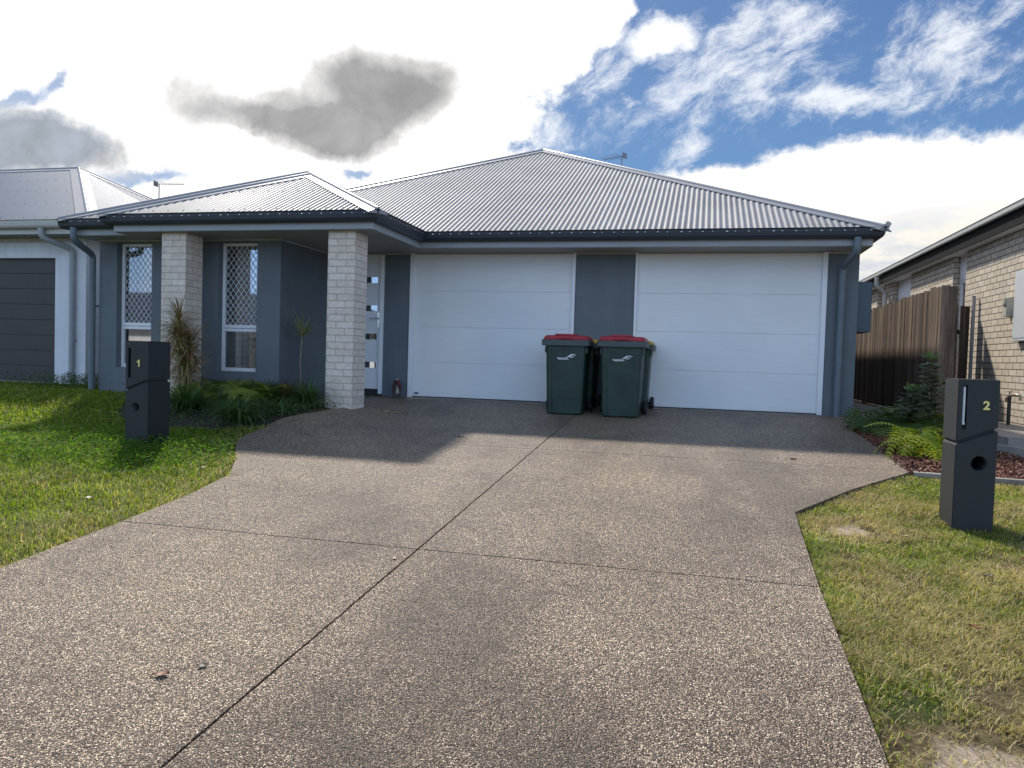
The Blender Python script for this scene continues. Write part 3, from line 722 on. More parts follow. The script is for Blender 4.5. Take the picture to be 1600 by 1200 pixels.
        for sg in (1, -1):
            for k in range(-40, 60):
                # z = za + sg*(x - xk)*slope
                xk = xa + k * st; sl_ = sz / st * sg; lo_, hi_ = xa, xb
                za_x = xk + (0) / sl_; zb_x = xk + (zb - za) / sl_
                l2, h2 = min(za_x, zb_x), max(za_x, zb_x); l2 = max(l2, xa); h2 = min(h2, xb)
                if h2 - l2 > .004: yy = yf + (.004 if sg > 0 else .0085); seg((l2, za + (l2 - xk) * sl_), (h2, za + (h2 - xk) * sl_))
        sm.box(xa - .004, yf + .002, za - .004, xa + .008, yf + .014, zb + .004); sm.box(xb - .008, yf + .002, za - .004, xb + .004, yf + .014, zb + .004)
        sm.build('security_grille', MESHM, root)
        c = MB(); n = 90; rows = []
        vs = []
        for i in range(n + 1):
            x = x0 + (x1 - x0) * i / n; off = .03 * abs(sin((x - x0) * 26 + lab.count('e'))) ** .6 + .01 * sin(x * 61)
            vs += [(x, yf + .055 + off, z0 + .02), (x, yf + .055 + off, zt_ + .03)]
        c.add(vs, [(2 * i, 2 * i + 2, 2 * i + 3, 2 * i + 1) for i in range(n) if not (38 < i < 44)], 0, True)
        c.build('curtain', CURT, root)
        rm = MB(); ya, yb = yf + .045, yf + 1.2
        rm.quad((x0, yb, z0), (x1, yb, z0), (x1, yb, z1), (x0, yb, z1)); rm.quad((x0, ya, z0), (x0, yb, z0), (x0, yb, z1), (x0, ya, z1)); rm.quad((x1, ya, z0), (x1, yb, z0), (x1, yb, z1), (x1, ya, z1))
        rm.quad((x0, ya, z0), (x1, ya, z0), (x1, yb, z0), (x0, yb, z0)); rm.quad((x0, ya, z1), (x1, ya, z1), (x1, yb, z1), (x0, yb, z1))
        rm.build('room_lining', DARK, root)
    window(-4.05, -3.46, .335, 2.135, -1.345, 'narrow white window left of the left pillar with diamond grille')
    window(-2.37, -1.76, .335, 2.135, -1.345, 'narrow white window between the pillars with diamond grille')
    # front door
    D = bpy.data.objects.new('front_door', None); COL.objects.link(D); D.parent = H
    d = MB(); d.box(-1.40, -.022, -.02, -1.335, .09, 2.15, bev=.003); d.box(-.555, -.022, .03, -.492, .09, 2.15, bev=.003); d.box(-1.335, -.02, 2.115, -.555, .09, 2.15, bev=.002)
    d.build('door_frame', WHITE, D)
    L = MB(); X0, X1, Y0, Y1 = -1.335, -.556, .03, .07; lx0, lx1 = -.97, -.615; tops = [1.82, 1.385, .95, .515]; hh = .092
    L.box(X0, Y0, .10, lx0, Y1, 2.113); L.box(lx1, Y0, .10, X1, Y1, 2.113)
    zs = [.10] + sum([[tp - hh, tp] for tp in tops[::-1]], []) + [2.113]
    for i in range(0, len(zs), 2): L.box(lx0, Y0, zs[i], lx1, Y1, zs[i + 1])
    L.build('door_leaf', WHITE, D)
    for tp in tops:
        q = MB(); q.box(lx0, Y0 + .012, tp - hh, lx1, Y0 + .018, tp); q.box(lx0, Y0 + .03, tp - hh, lx1, Y0 + .034, tp, 1); q.build('door_pane', [GLASS, DARK], D)
    q = MB(); q.box(X0, -.01, -.03, -.50, .12, .045); q.box(X0, .035, .045, X1, .08, .10); q.build('threshold', mat('dark_sill', color=(.03, .028, .03), rough=.7), D)
    q = MB(); q.box(-.603, .016, 1.045, -.568, .03, 1.275, bev=.004); q.tube([(-.586, .03, 1.185), (-.586, -.02, 1.185), (-.60, -.03, 1.185), (-.71, -.03, 1.18)], [.012, .012, .011, .009], 10)
    q.tube([(-.586, .03, 1.10), (-.586, -.0, 1.10)], .014, 12); q.tube([(-.586, .03, 1.245), (-.586, .004, 1.245)], .018, 12); q.build('handle', CHROME, D)
    # garage doors
    for x0, x1, fl, frr, lab in ((0.0, 2.4085, -.07, 2.45, 'left white garage door, next to the entry'), (3.333, 5.768, 3.30, 5.83, 'right white garage door, at the downpipe corner')):
        G = bpy.data.objects.new('garage_door', None); COL.objects.link(G); G.parent = H; G['label'] = lab
        q = MB(); h = .5347
        for k in range(4): q.box(x0 - .03, .018, h * k + .004 + (.016 if k == 0 else 0), x1 + .03, .055, h * (k + 1) - .004, bev=.004)
        q.box(x0 - .03, .030, .02, x1 + .03, .060, 4 * h); q.build('door_panel', GDOOR, G)
        q = MB(); q.box(fl, -.026, -.01, x0, .10, 2.172, bev=.002); q.box(x1, -.026, -.01, frr, .10, 2.172, bev=.002); q.box(x0, -.012, 2.133, x1, .10, 2.172, bev=.002); q.build('frame', WHITE, G)
        q = MB(); q.box(x0, .012, -.005, x1, .05, .018); q.build('bottom_seal', mat('rubber', color=(.02, .02, .022), rough=.7), G)
        q = MB(); q.box(x0 - .05, -.10, -.03, x1 + .05, .12, .0062); q.build('concrete_sill', CONC, G)
        if x0 == 0:
            q = MB(); ring = [(.062 + .042 * cos(2 * pi * i / 20), .0145, .062 + .017 * sin(2 * pi * i / 20)) for i in range(20)]; back = [(x, .018, z) for x, y, z in ring]
            q.add(ring + back, [tuple(range(20))] + [(i, 20 + i, 20 + (i + 1) % 20, (i + 1) % 20) for i in range(20)]); q.build('badge', mat('badge_grey', color=(.12, .13, .15), rough=.4), G)
    # interior floor and backing so nothing glows through gaps
    q = MB(); q.box(-4.2, .2, -.5, 6.08, 16.9, -.02); q.box(-4.2, -1.28, -.5, -1.53, .19, -.02); q.build('floor_slab', CONC, H)
    # downpipes
    q = MB(); pipe_path(q, [(6.07, -.62, 2.27), (6.07, -.62, 2.10), (6.005, -.07, 1.97), (6.005, -.07, -.05)]); q.tube([(6.005, -.07, .0), (6.005, -.07, -.06)], .056, 14)
    for z in (.55, 1.45): q.box(5.955, -.045, z, 6.055, -.0, z + .03)
    q.build('downpipe', PIPE, H)
    q = MB(); pipe_path(q, [(-4.30, -1.98, 2.27), (-4.30, -1.98, 2.10), (-4.42, -1.50, 1.96), (-4.42, -1.50, -.05)]); q.box(-4.47, -1.47, 1.2, -4.352, -1.44, 1.23); q.build('downpipe', PIPE, H)
    q = MB(); q.box(6.221, .15, 1.13, 6.42, .75, 1.80, bev=.006); q.box(6.24, .142, 1.16, 6.405, .149, 1.77, bev=.002); q.build('meter_box', mat('meter_blue', vary((.055, .085, .11), .08), rough=.4), H)
    q = MB(); q.box(6.2205, .1, .42, 6.235, .35, .85); q.tube([(6.24, .2, -.03), (6.24, .2, 1.13)], .018, 8); q.build('conduit', PIPE, H)
grey_house()

# ------------------------------------------------------------------ neighbouring houses
def hip_roof(m, x0, x1, y0, y1, ze, p=PITCH_R, real=(1, 1, 1, 1)):
    """front, back, left, right planes; returns the ridge ends"""
    hx, hy = (x1 - x0) / 2, (y1 - y0) / 2; h = min(hx, hy)
    if real[0]: sheet(m, 'x', y0, x0, x1, lambda s: 0, lambda s: min(s - x0, x1 - s, h), 1, ze, p, real[0] == 1)
    if real[1]: sheet(m, 'x', y1, x0, x1, lambda s: 0, lambda s: min(s - x0, x1 - s, h), -1, ze, p, False)
    if real[2]: sheet(m, 'y', x0, y0, y1, lambda s: 0, lambda s: min(s - y0, y1 - s, h), 1, ze, p, False)
    if real[3]: sheet(m, 'y', x1, y0, y1, lambda s: 0, lambda s: min(s - y0, y1 - s, h), -1, ze, p, False)
    if hx > hy: return (x0 + h, y0 + h, ze + p * h), (x1 - h, y0 + h, ze + p * h)
    return (x0 + h, y0 + h, ze + p * h), (x0 + h, y1 - h, ze + p * h)
def hip_caps(roof, x0, x1, y0, y1, ze, ends, w=.13, M=CAPM):
    A, B = ends
    horiz = abs(A[1] - B[1]) < 1e-6
    for c, e in (((x0, y0), A), ((x1, y1), B), ((x1, y0), B if horiz else A), ((x0, y1), A if horiz else B)):
        m = MB(); cap(m, (c[0], c[1], ze), e, True, w=w); m.build('ridge_cap', M, roof)
    m = MB(); cap(m, A, B, False, w=w); m.build('ridge_cap', M, roof)
BLUROOF = mat('pale_blue_steel', vary((.115, .15, .205), .05), spec=.08, rough=.5)
WALLW = mat('white_render', m_render((.74, .76, .78)), rough=.8, spec=.3)
CREAM = mat('cream_steel', vary((.50, .49, .44), .05), rough=.45)
DKDOOR = mat('dark_garage_door', vary((.055, .050, .047), .12, 4.), rough=.55)
def left_house():
    H = thing('white_house', 'white rendered house at far left with pale roof and dark garage door', 'house')
    w = MB(); w.box(-20, -.2, -.4, -11.2, -.05, 2.42); w.box(-11.2, -.2, 2.09, -6.37, -.05, 2.42); w.box(-6.37, -.2, -.4, -5.87, -.05, 2.42); w.box(-5.87, -.2, -.4, -5.75, 12, 2.42)
    w.box(-20, 12, -.4, -5.75, 12.1, 2.42); w.box(-20, -.05, -.4, -19.9, 12, 2.42)
    w.build('wall', WALLW, H)
    r = MB(); x0, x1, y0, y1, ze = -20.3, -5.23, -.72, 7.1, 2.63
    ends = hip_roof(r, x0, x1, y0, y1, ze); roof = r.build('roof', [BLUROOF, SCREW], H)
    hip_caps(roof, x0, x1, y0, y1, ze, ends, .17)
    path = [(-20.2, 12), (-20.2, -.64), (-5.32, -.64), (-5.32, 12)]
    g = MB(); eave_gutter(g, path, 2.61); g.build('gutter', CREAM, H)
    f = MB(); f.sweep([(-.02, 2.42), (0, 2.415), (0, 2.60), (-.02, 2.60)], path); f.build('fascia', CREAM, H)
    s = MB(); s.quad((-20.2, -.63, 2.425), (-5.33, -.63, 2.425), (-5.33, 12, 2.425), (-20.2, 12, 2.425)); s.build('soffit', SOFF, H)
    b = MB(); b.box(-20, -.23, 2.35, -5.74, -.202, 2.42); b.build('eave_bead', CREAM, H)
    G = MB()
    for k in range(8): G.box(-11.2, -.12, .262 * k + .004, -6.37, -.09, .262 * (k + 1) - .004, bev=.003)
    G.box(-11.2, -.105, 0, -6.37, -.08, 2.09); G.build('garage_door', DKDOOR, H)
    q = MB(); q.box(-11.3, -.3, -.06, -6.3, -.06, -.004); q.build('sill', CONC, H)
    q = MB(); pipe_path(q, [(-6.16, -.70, 2.50), (-6.16, -.70, 2.36), (-5.97, -.26, 2.22), (-5.97, -.26, -.05)], .045); q.box(-6.02, -.24, .7, -5.92, -.2, .73); q.build('downpipe', mat('pale_pipe', vary((.34, .36, .37), .06), rough=.5), H)
    # roof of the next house beyond it
    H = thing('far_house', 'far house whose pale roof peak shows over the white house roof', 'house')
    w = MB(); w.box(-32, 7.6, -.3, -17, 20, 2.6); w.build('wall', WALLW, H)
    r = MB(); x0, x1, y0, y1 = -32.5, -15.4, 8.0, 20.6; ze = 2.62; ends = hip_roof(r, x0, x1, y0, y1, ze, .475, (2, 1, 1, 1)); roof = r.build('roof', [CREAM, SCREW], H); hip_caps(roof, x0, x1, y0, y1, ze, ends, .16)
left_house()

def right_house():
    H = thing('brick_house', 'cream brick house on the right with long wall behind the timber fence', 'house')
    X = 8.2
    wins = [(2.36, 2.98), (5.55, 6.95), (7.75, 8.40)]
    w = MB(); ys = [-2.2] + [v for p in wins for v in p] + [16]
    for i in range(0, len(ys), 2): w.box(X, ys[i], -.4, X + .25, ys[i + 1], 2.5)
    for a, b in wins: w.box(X, a, -.4, X + .25, b, .3)
    w.box(X + .25, -2.2, -.4, 20, -1.95, 2.5); w.box(X + .25, 15.8, -.4, 20, 16, 2.5)
    w.build('wall', BRICKR, H, uv=True)
    for a, b in wins:
        q = bpy.data.objects.new('window', None); COL.objects.link(q); q.parent = H
        f = MB(); f.box(X + .10, a, 2.12, X + .14, b, 2.5, bev=.002); f.build('infill_panel', WHITE, q)
        f = MB(); f.box(X + .11, a, .3, X + .16, a + .045, 2.12); f.box(X + .11, b - .045, .3, X + .16, b, 2.12); f.box(X + .11, a + .045, 2.07, X + .16, b - .045, 2.12); f.box(X + .09, a + .045, .3, X + .16, b - .045, .35); f.box(X + .11, a + .045, 1.2, X + .16, b - .045, 1.24)
        f.build('frame', WHITE, q)
        f = MB(); f.box(X + .13, a + .045, .35, X + .134, b - .045, 2.07); f.build('window_pane', GLASS, q)
        f = MB(); f.quad((X + .24, a, .3), (X + .24, b, .3), (X + .24, b, 2.12), (X + .24, a, 2.12)); f.build('blind', mat('blind_grey', color=(.25, .24, .22), rough=.9), q)
    path = [(20, -2.5), (8.03, -2.5), (8.03, 16.3)]
    f = MB(); f.sweep([(-.02, 2.5), (0, 2.5), (0, 2.72), (-.02, 2.72)], path[::-1], side=1); f.build('fascia', mat('black_fascia', color=(.010, .010, .011), rough=.8, spec=.1), H)
    g = MB(); g.sweep([(.004, 2.765), (.004, 2.695), (.05, 2.690), (.062, 2.705), (.068, 2.755), (.078, 2.767)], path[::-1], side=1); g.build('gutter', CREAM, H)
    s = MB(); s.quad((8.035, -2.49, 2.502), (X + .1, -2.49, 2.502), (X + .1, 16, 2.502), (8.035, 16, 2.502)); s.quad((X + .1, -2.49, 2.502), (20, -2.49, 2.502), (20, -2.1, 2.502), (X + .1, -2.1, 2.502)); s.build('soffit', WHITE, H)
    r = MB(); ends = hip_roof(r, 7.97, 20.3, -2.56, 16.4, 2.76); roof = r.build('roof', [mat('dark_roof_steel', vary((.06, .062, .066), .08), rough=.4), SCREW], H)
    hip_caps(roof, 7.97, 20.3, -2.56, 16.4, 2.76, ends, .13, CHAR)
    q = MB(); pipe_path(q, [(7.95, 7.35, 2.66), (7.95, 7.35, 2.46), (8.14, 7.35, 2.3), (8.14, 7.35, 0)], .045); q.build('downpipe', CREAM, H)
    q = MB(); q.box(8.13, -.35, 1.05, 8.199, .24, 1.95, bev=.006); q.box(8.125, -.32, 1.09, 8.129, .21, 1.91); q.build('meter_box', mat('pale_meter', vary((.50, .52, .53), .04), rough=.45), H)
    q = MB(); q.box(8.08, .33, 1.38, 8.199, .46, 1.56, bev=.004); q.box(8.06, .36, 1.53, 8.2, .44, 1.62, bev=.004); q.tube([(8.14, .46, 1.53), (8.14, .60, 1.52)], .014, 8); q.tube([(8.14, .58, 1.52), (8.14, .60, 1.44)], .016, 8)
    q.build('junction_box', mat('box_cream', vary((.42, .40, .32), .06), rough=.5), H)
    t = thing('garden_tap', 'brass garden tap on a dark standpipe beside the cream brick wall', 'tap', (8.06, .02, 0))
    q = MB(); q.tube([(0, 0, -.05), (0, 0, .36)], .022, 10); q.build('standpipe', mat('black_pipe', color=(.02, .02, .022), rough=.5), t)
    q = MB(); q.tube([(0, .0, .34), (0, -.06, .36), (0, -.20, .375), (.02, -.26, .37), (.02, -.28, .31)], [.018, .018, .014, .016, .014], 8); q.tube([(0, .03, .335), (0, .10, .325), (0, .10, .27)], .014, 8); q.tube([(0, .0, .36), (0, 0, .40)], .009, 6); q.box(-.03, -.008, .40, .03, .008, .41)
    q.build('tap_head', mat('old_brass', color=(.30, .25, .18), metal=.7, rough=.4), t)
right_house()

# house across the road, seen only mirrored in the window glass
def opposite_house():
    H = thing('opposite_house', 'low cream house across the road behind the camera', 'house')
    w = MB(); w.box(-42, -38, -1, -14, -30, 1.9); w.build('wall', WALLW, H)
    r = MB(); sheet_args = (-42.6, -13.4, -38.6, -29.4, 1.92)
    x0, x1, y0, y1, ze = sheet_args; h = (y1 - y0) / 2; zt = ze + .475 * h
    r.add([(x0, y0, ze), (x1, y0, ze), (x1, y1, ze), (x0, y1, ze), (x0 + h, y0 + h, zt), (x1 - h, y0 + h, zt)], [(0, 1, 5, 4), (2, 3, 4, 5), (1, 2, 5), (3, 0, 4), (0, 3, 2, 1)])
    r.build('roof', CHAR, H)
    d = MB(); d.box(-22, -29.99, -.9, -17, -29.95, 1.3); d.build('garage_door', DKDOOR, H)
opposite_house()

# ------------------------------------------------------------------ fence
def m_timber(t, b):
    p = objc(t); a = t.new('ShaderNodeAttribute'); a.attribute_name = 'rnd'
    q = t.vm('ADD', t.vm('MULTIPLY', p, (9., 9., .7)), t.comb(a.outputs['Fac'], a.outputs['Fac'], t.m('MULTIPLY', a.outputs['Fac'], 37.)))
    n = t.noise(q, 1.6, 8, .68, .4); g = t.noise(t.vm('MULTIPLY', p, (60., 60., 1.5)), 1., 5, .7)
    c = t.ramp(n, [(.25, (.060, .042, .031)), (.45, (.125, .090, .066)), (.6, (.19, .142, .108)), (.8, (.29, .235, .19))])
    c = t.vm('SCALE', c, t.m('MULTIPLY', t.mr(g, .3, .7, .7, 1.15, False), t.mr(a.outputs['Fac'], 0, 1, .50, 1.35, False)))
    t.l.new(c, b.inputs['Base Color']); bump(t, b, t.m('ADD', n, g), .004, .8)
TIMB = mat('weathered_timber', m_timber, rough=.9, spec=.15)
def boards(specs, name, parent):
    """specs: list of (x0,y0,z0,x1,y1,z1)"""
    m = MB(); rv = []
    for s in specs:
        k = len(m.v); m.box(*s); r = rnd.random(); rv += [r] * (len(m.v) - k)
    o = m.build(name, TIMB, parent); a = o.data.attributes.new('rnd', 'FLOAT', 'POINT'); a.data.foreach_set('value', rv); return o
def fence():
    t = thing('timber_fence', 'tall weathered grey brown paling fence running back between the houses', 'fence', (0, 0, 0))
    sp = []; y = -.06; k = 0
    while y < 12:
        w = rnd.uniform(.098, .112); top = 1.735 - .008 * y + rnd.uniform(-.02, .02); x = 7.2 + rnd.uniform(-.006, .002)
        sp.append((x, y, .02 + rnd.uniform(0, .02), x + .016, y + w, top)); y += w * .985; k += 1
    boards(sp, 'palings', t)
    for z in (.35, .95, 1.5): boards([(7.236, -.04, z, 7.27, 12, z + .075)], 'rail', t)
    for i in range(5): boards([(7.272, -.05 + 2.4 * i, -.1, 7.37, .05 + 2.4 * i, 1.70)], 'post', t)
    boards([(7.190, -.092, .02, 7.290, -.068, 1.735), (7.293, -.090, .02, 7.375, -.066, 1.725)], 'end_board', t)
    g = thing('side_gate', 'lower paling gate with a light gap between fence and cream wall', 'gate', (0, 0, 0))
    sp = []; x = 7.40; k = 0
    for x0, x1, top in ((7.38, 7.50, 1.64), (7.50, 7.61, 1.63), (7.61, 7.72, 1.62), (7.72, 7.83, 1.625), (7.83, 7.955, 1.62), (7.985, 8.07, 1.62), (8.07, 8.115, 1.615)):
        sp.append((x0, 1.79 + .004 * k, .03, x1 - .003, 1.808 + .004 * k, top)); k += 1
    boards(sp, 'palings', g)
    for z in (.3, 1.2): boards([(7.38, 1.84, z, 8.10, 1.88, z + .07)], 'rail', g)
    p = MB(); p.box(8.125, 1.75, -.1, 8.165, 1.79, 1.76, bev=.003); p.box(8.12, 1.745, 1.76, 8.17, 1.795, 1.768)
    tag(p.build('steel_post', mat('galvanised', vary((.34, .35, .36), .1, 8.), metal=.4, rough=.45)), 'thin galvanised steel post between the gate and cream brick wall', 'post')
fence()

# ------------------------------------------------------------------ aerials
def aerial(loc, rz, h, label):
    t = thing('tv_antenna', label, 'antenna', loc, rz)
    M = mat('aerial_metal', color=(.18, .18, .19), metal=.6, rough=.4)
    m = MB(); m.tube([(0, 0, -.05), (0, 0, h)], .012, 8); m.build('mast', M, t)
    b = MB(); b.box(-.07, -.007, h - .008, .58, .007, h + .004)
    for i in range(9): x = .02 + i * .07; l = .30 - i * .018; b.tube([(x, -l, h + .008), (x, l, h + .008)], .003, 6)
    b.build('boom', M, t)
    c = MB(); c.box(-.09, -.08, h - .055, -.07, .08, h + .06); c.build('reflector', M, t)
aerial((-7.74, 4.0, 3.74), .15, .57, 'small television antenna behind the left hip of the grey roof')
aerial((2.2, 8.0, 4.33), 2.6, 1.32, 'television antenna poking above the right slope of the main roof')

# ------------------------------------------------------------------ wheelie bins
BINM = mat('bin_green', vary((.016, .042, .030), .35, 5.), rough=.46, spec=.5)
RIMM = mat('bin_rim_grey', vary((.065, .085, .082), .12, 8.), rough=.5)
REDM = mat('bin_lid_red', vary((.36, .022, .035), .12, 8.), rough=.42)
YELM = mat('bin_lid_yellow', vary((.62, .36, .02), .1, 8.), rough=.42)
TYRE = mat('tyre_rubber', color=(.012, .012, .014), rough=.7)
LOGO = mat('logo_white', color=(.72, .74, .76), rough=.5)
def make_bin(red, label, D=.60):
    t = thing('wheelie_bin', label, 'bin', group='green wheelie bins standing in front of the garage doors')
    def ring(hw, y0, y1, z, r=.05, n=5):
        o = []
        for cx, cy, a0 in ((hw - r, y0 + r, -pi / 2), (hw - r, y1 - r, 0), (-hw + r, y1 - r, pi / 2), (-hw + r, y0 + r, pi)):
            for k in range(n): a = a0 + pi / 2 * k / (n - 1); o.append((cx + r * cos(a), cy + r * sin(a), z))
        return o
    def loft(m, rings, mi=0, cap0=True, cap1=True):
        k = len(rings[0]); vs = [p for r in rings for p in r]; m.add(vs, [(i * k + j, i * k + (j + 1) % k, (i + 1) * k + (j + 1) % k, (i + 1) * k + j) for i in range(len(rings) - 1) for j in range(k)], mi, False)
        if cap0: m.add(rings[0], [tuple(range(k))[::-1]], mi)
        if cap1: m.add(rings[-1], [tuple(range(k))], mi)
    b = MB(); loft(b, [ring(.215, .075, D - .10, 0, .04), ring(.232, .055, D - .09, .02, .045), ring(.246, .035, D - .065, .45, .045), ring(.262, .02, D - .04, .90, .045), ring(.272, .015, D - .035, .905, .045)])
    for sx in (-1, 1):   # moulded corner ribs and wheel arches
        b.add([(sx * .165, .036, .03), (sx * .195, .036, .03), (sx * .215, .014, .88), (sx * .185, .014, .88), (sx * .165, .060, .03), (sx * .195, .060, .03), (sx * .215, .035, .88), (sx * .185, .035, .88)], [(0, 1, 2, 3), (0, 4, 5, 1), (1, 5, 6, 2), (3, 2, 6, 7), (0, 3, 7, 4)])
        b.box(sx * .262 - .012, .05, .80, sx * .262 + .022, .16, .885, bev=.006)
    body = b.build('body', BINM, t)
    r = MB(); loft(r, [ring(.300, -.012, D - .02, .893, .03), ring(.310, -.02, D - .012, .90, .03), ring(.312, -.022, D - .01, .965, .03), ring(.300, -.01, D - .02, .972, .03)]); r.build('rim', RIMM, t)
    l = MB(); LM = REDM if red else YELM
    loft(l, [ring(.292, .0, D - .005, .972, .04), ring(.296, -.004, D, .985, .05), ring(.280, .02, D - .02, 1.018, .06), ring(.262, .05, D - .04, 1.030, .05)])
    l.box(-.15, .03, 1.024, .13, D - .08, 1.050, bev=.010); l.box(-.09, -.03, .985, .09, .02, 1.004, bev=.006)
    l.build('lid', LM, t)
    h = MB(); h.tube([(-.22, D + .0, .93), (-.22, D + .035, .94), (.22, D + .035, .94), (.22, D + .0, .93)], .014, 8); h.build('handle', RIMM, t)
    a = MB(); a.tube([(-.27, D - .09, .10), (.27, D - .09, .10)], .012, 8); a.build('axle', TYRE, t)
    for sx in (-1, 1):
        w = MB(); w.tube([(sx * .262, D - .09, .10), (sx * .27, D - .09, .10), (sx * .30, D - .09, .10), (sx * .307, D - .09, .10)], [.088, .1, .1, .088], 20); wo = w.build('wheel', TYRE, t)
        w = MB(); w.tube([(sx * .300, D - .09, .10), (sx * .309, D - .09, .10)], .045, 14); w.build('hub', RIMM, wo)
    if red:   # white council mark: lettering with a wing over it
        g = MB(); vs, fs = text_mesh('Moreton Bay', .026, .001, .0006)
        tl = lambda z: .0115 + (.905 - z) * .035
        g.add([(v.x - .035, tl(.735) - .004 - v.z, .735 + v.y) for v in vs], fs)
        for poly in ([(.012, .742), (.065, .783), (.112, .785), (.062, .752)], [(.070, .789), (.115, .789), (.150, .775), (.095, .776)], [(.075, .752), (.128, .768), (.100, .748), (.060, .738)], [(-.105, .724), (.05, .727), (.045, .720), (-.08, .716)]):
            g.add([(x, tl(z) - .004, z) for x, z in poly] + [(x, tl(z) - .001, z) for x, z in poly], [tuple(range(4)), (4, 7, 6, 5), (0, 4, 5, 1), (1, 5, 6, 2), (2, 6, 7, 3), (3, 7, 4, 0)])
        g.build('council_logo', LOGO, body)
    return t
b1 = make_bin(True, 'red lidded green wheelie bin on the left, touching the left garage door', .62)
b1.location = (2.535, -1.16, T(2.5, -1.1) + .002); b1.rotation_euler = (0, 0, .02)
b1['label'] = 'left one of the two red-lidded green bins, in front of the left garage door'
b2 = dup(b1); b2.location = (3.255, -1.20, T(3.2, -1.1) + .002); b2.rotation_euler = (0, 0, -.015)
b2['label'] = 'right one of the two red-lidded green bins, in front of the dark pier'
b3 = make_bin(False, 'x', .58); b3.location = (2.585, -.565, T(3, -.4) + .002)
b3.scale = (1, 1, .925)
b3['label'] = 'yellow-lidded green bin hidden behind the left red-lidded bin'
b4 = dup(b3); b4.location = (3.315, -.575, T(3, -.4) + .002); b4['label'] = 'yellow-lidded green bin behind the right red-lidded bin, wheel showing'

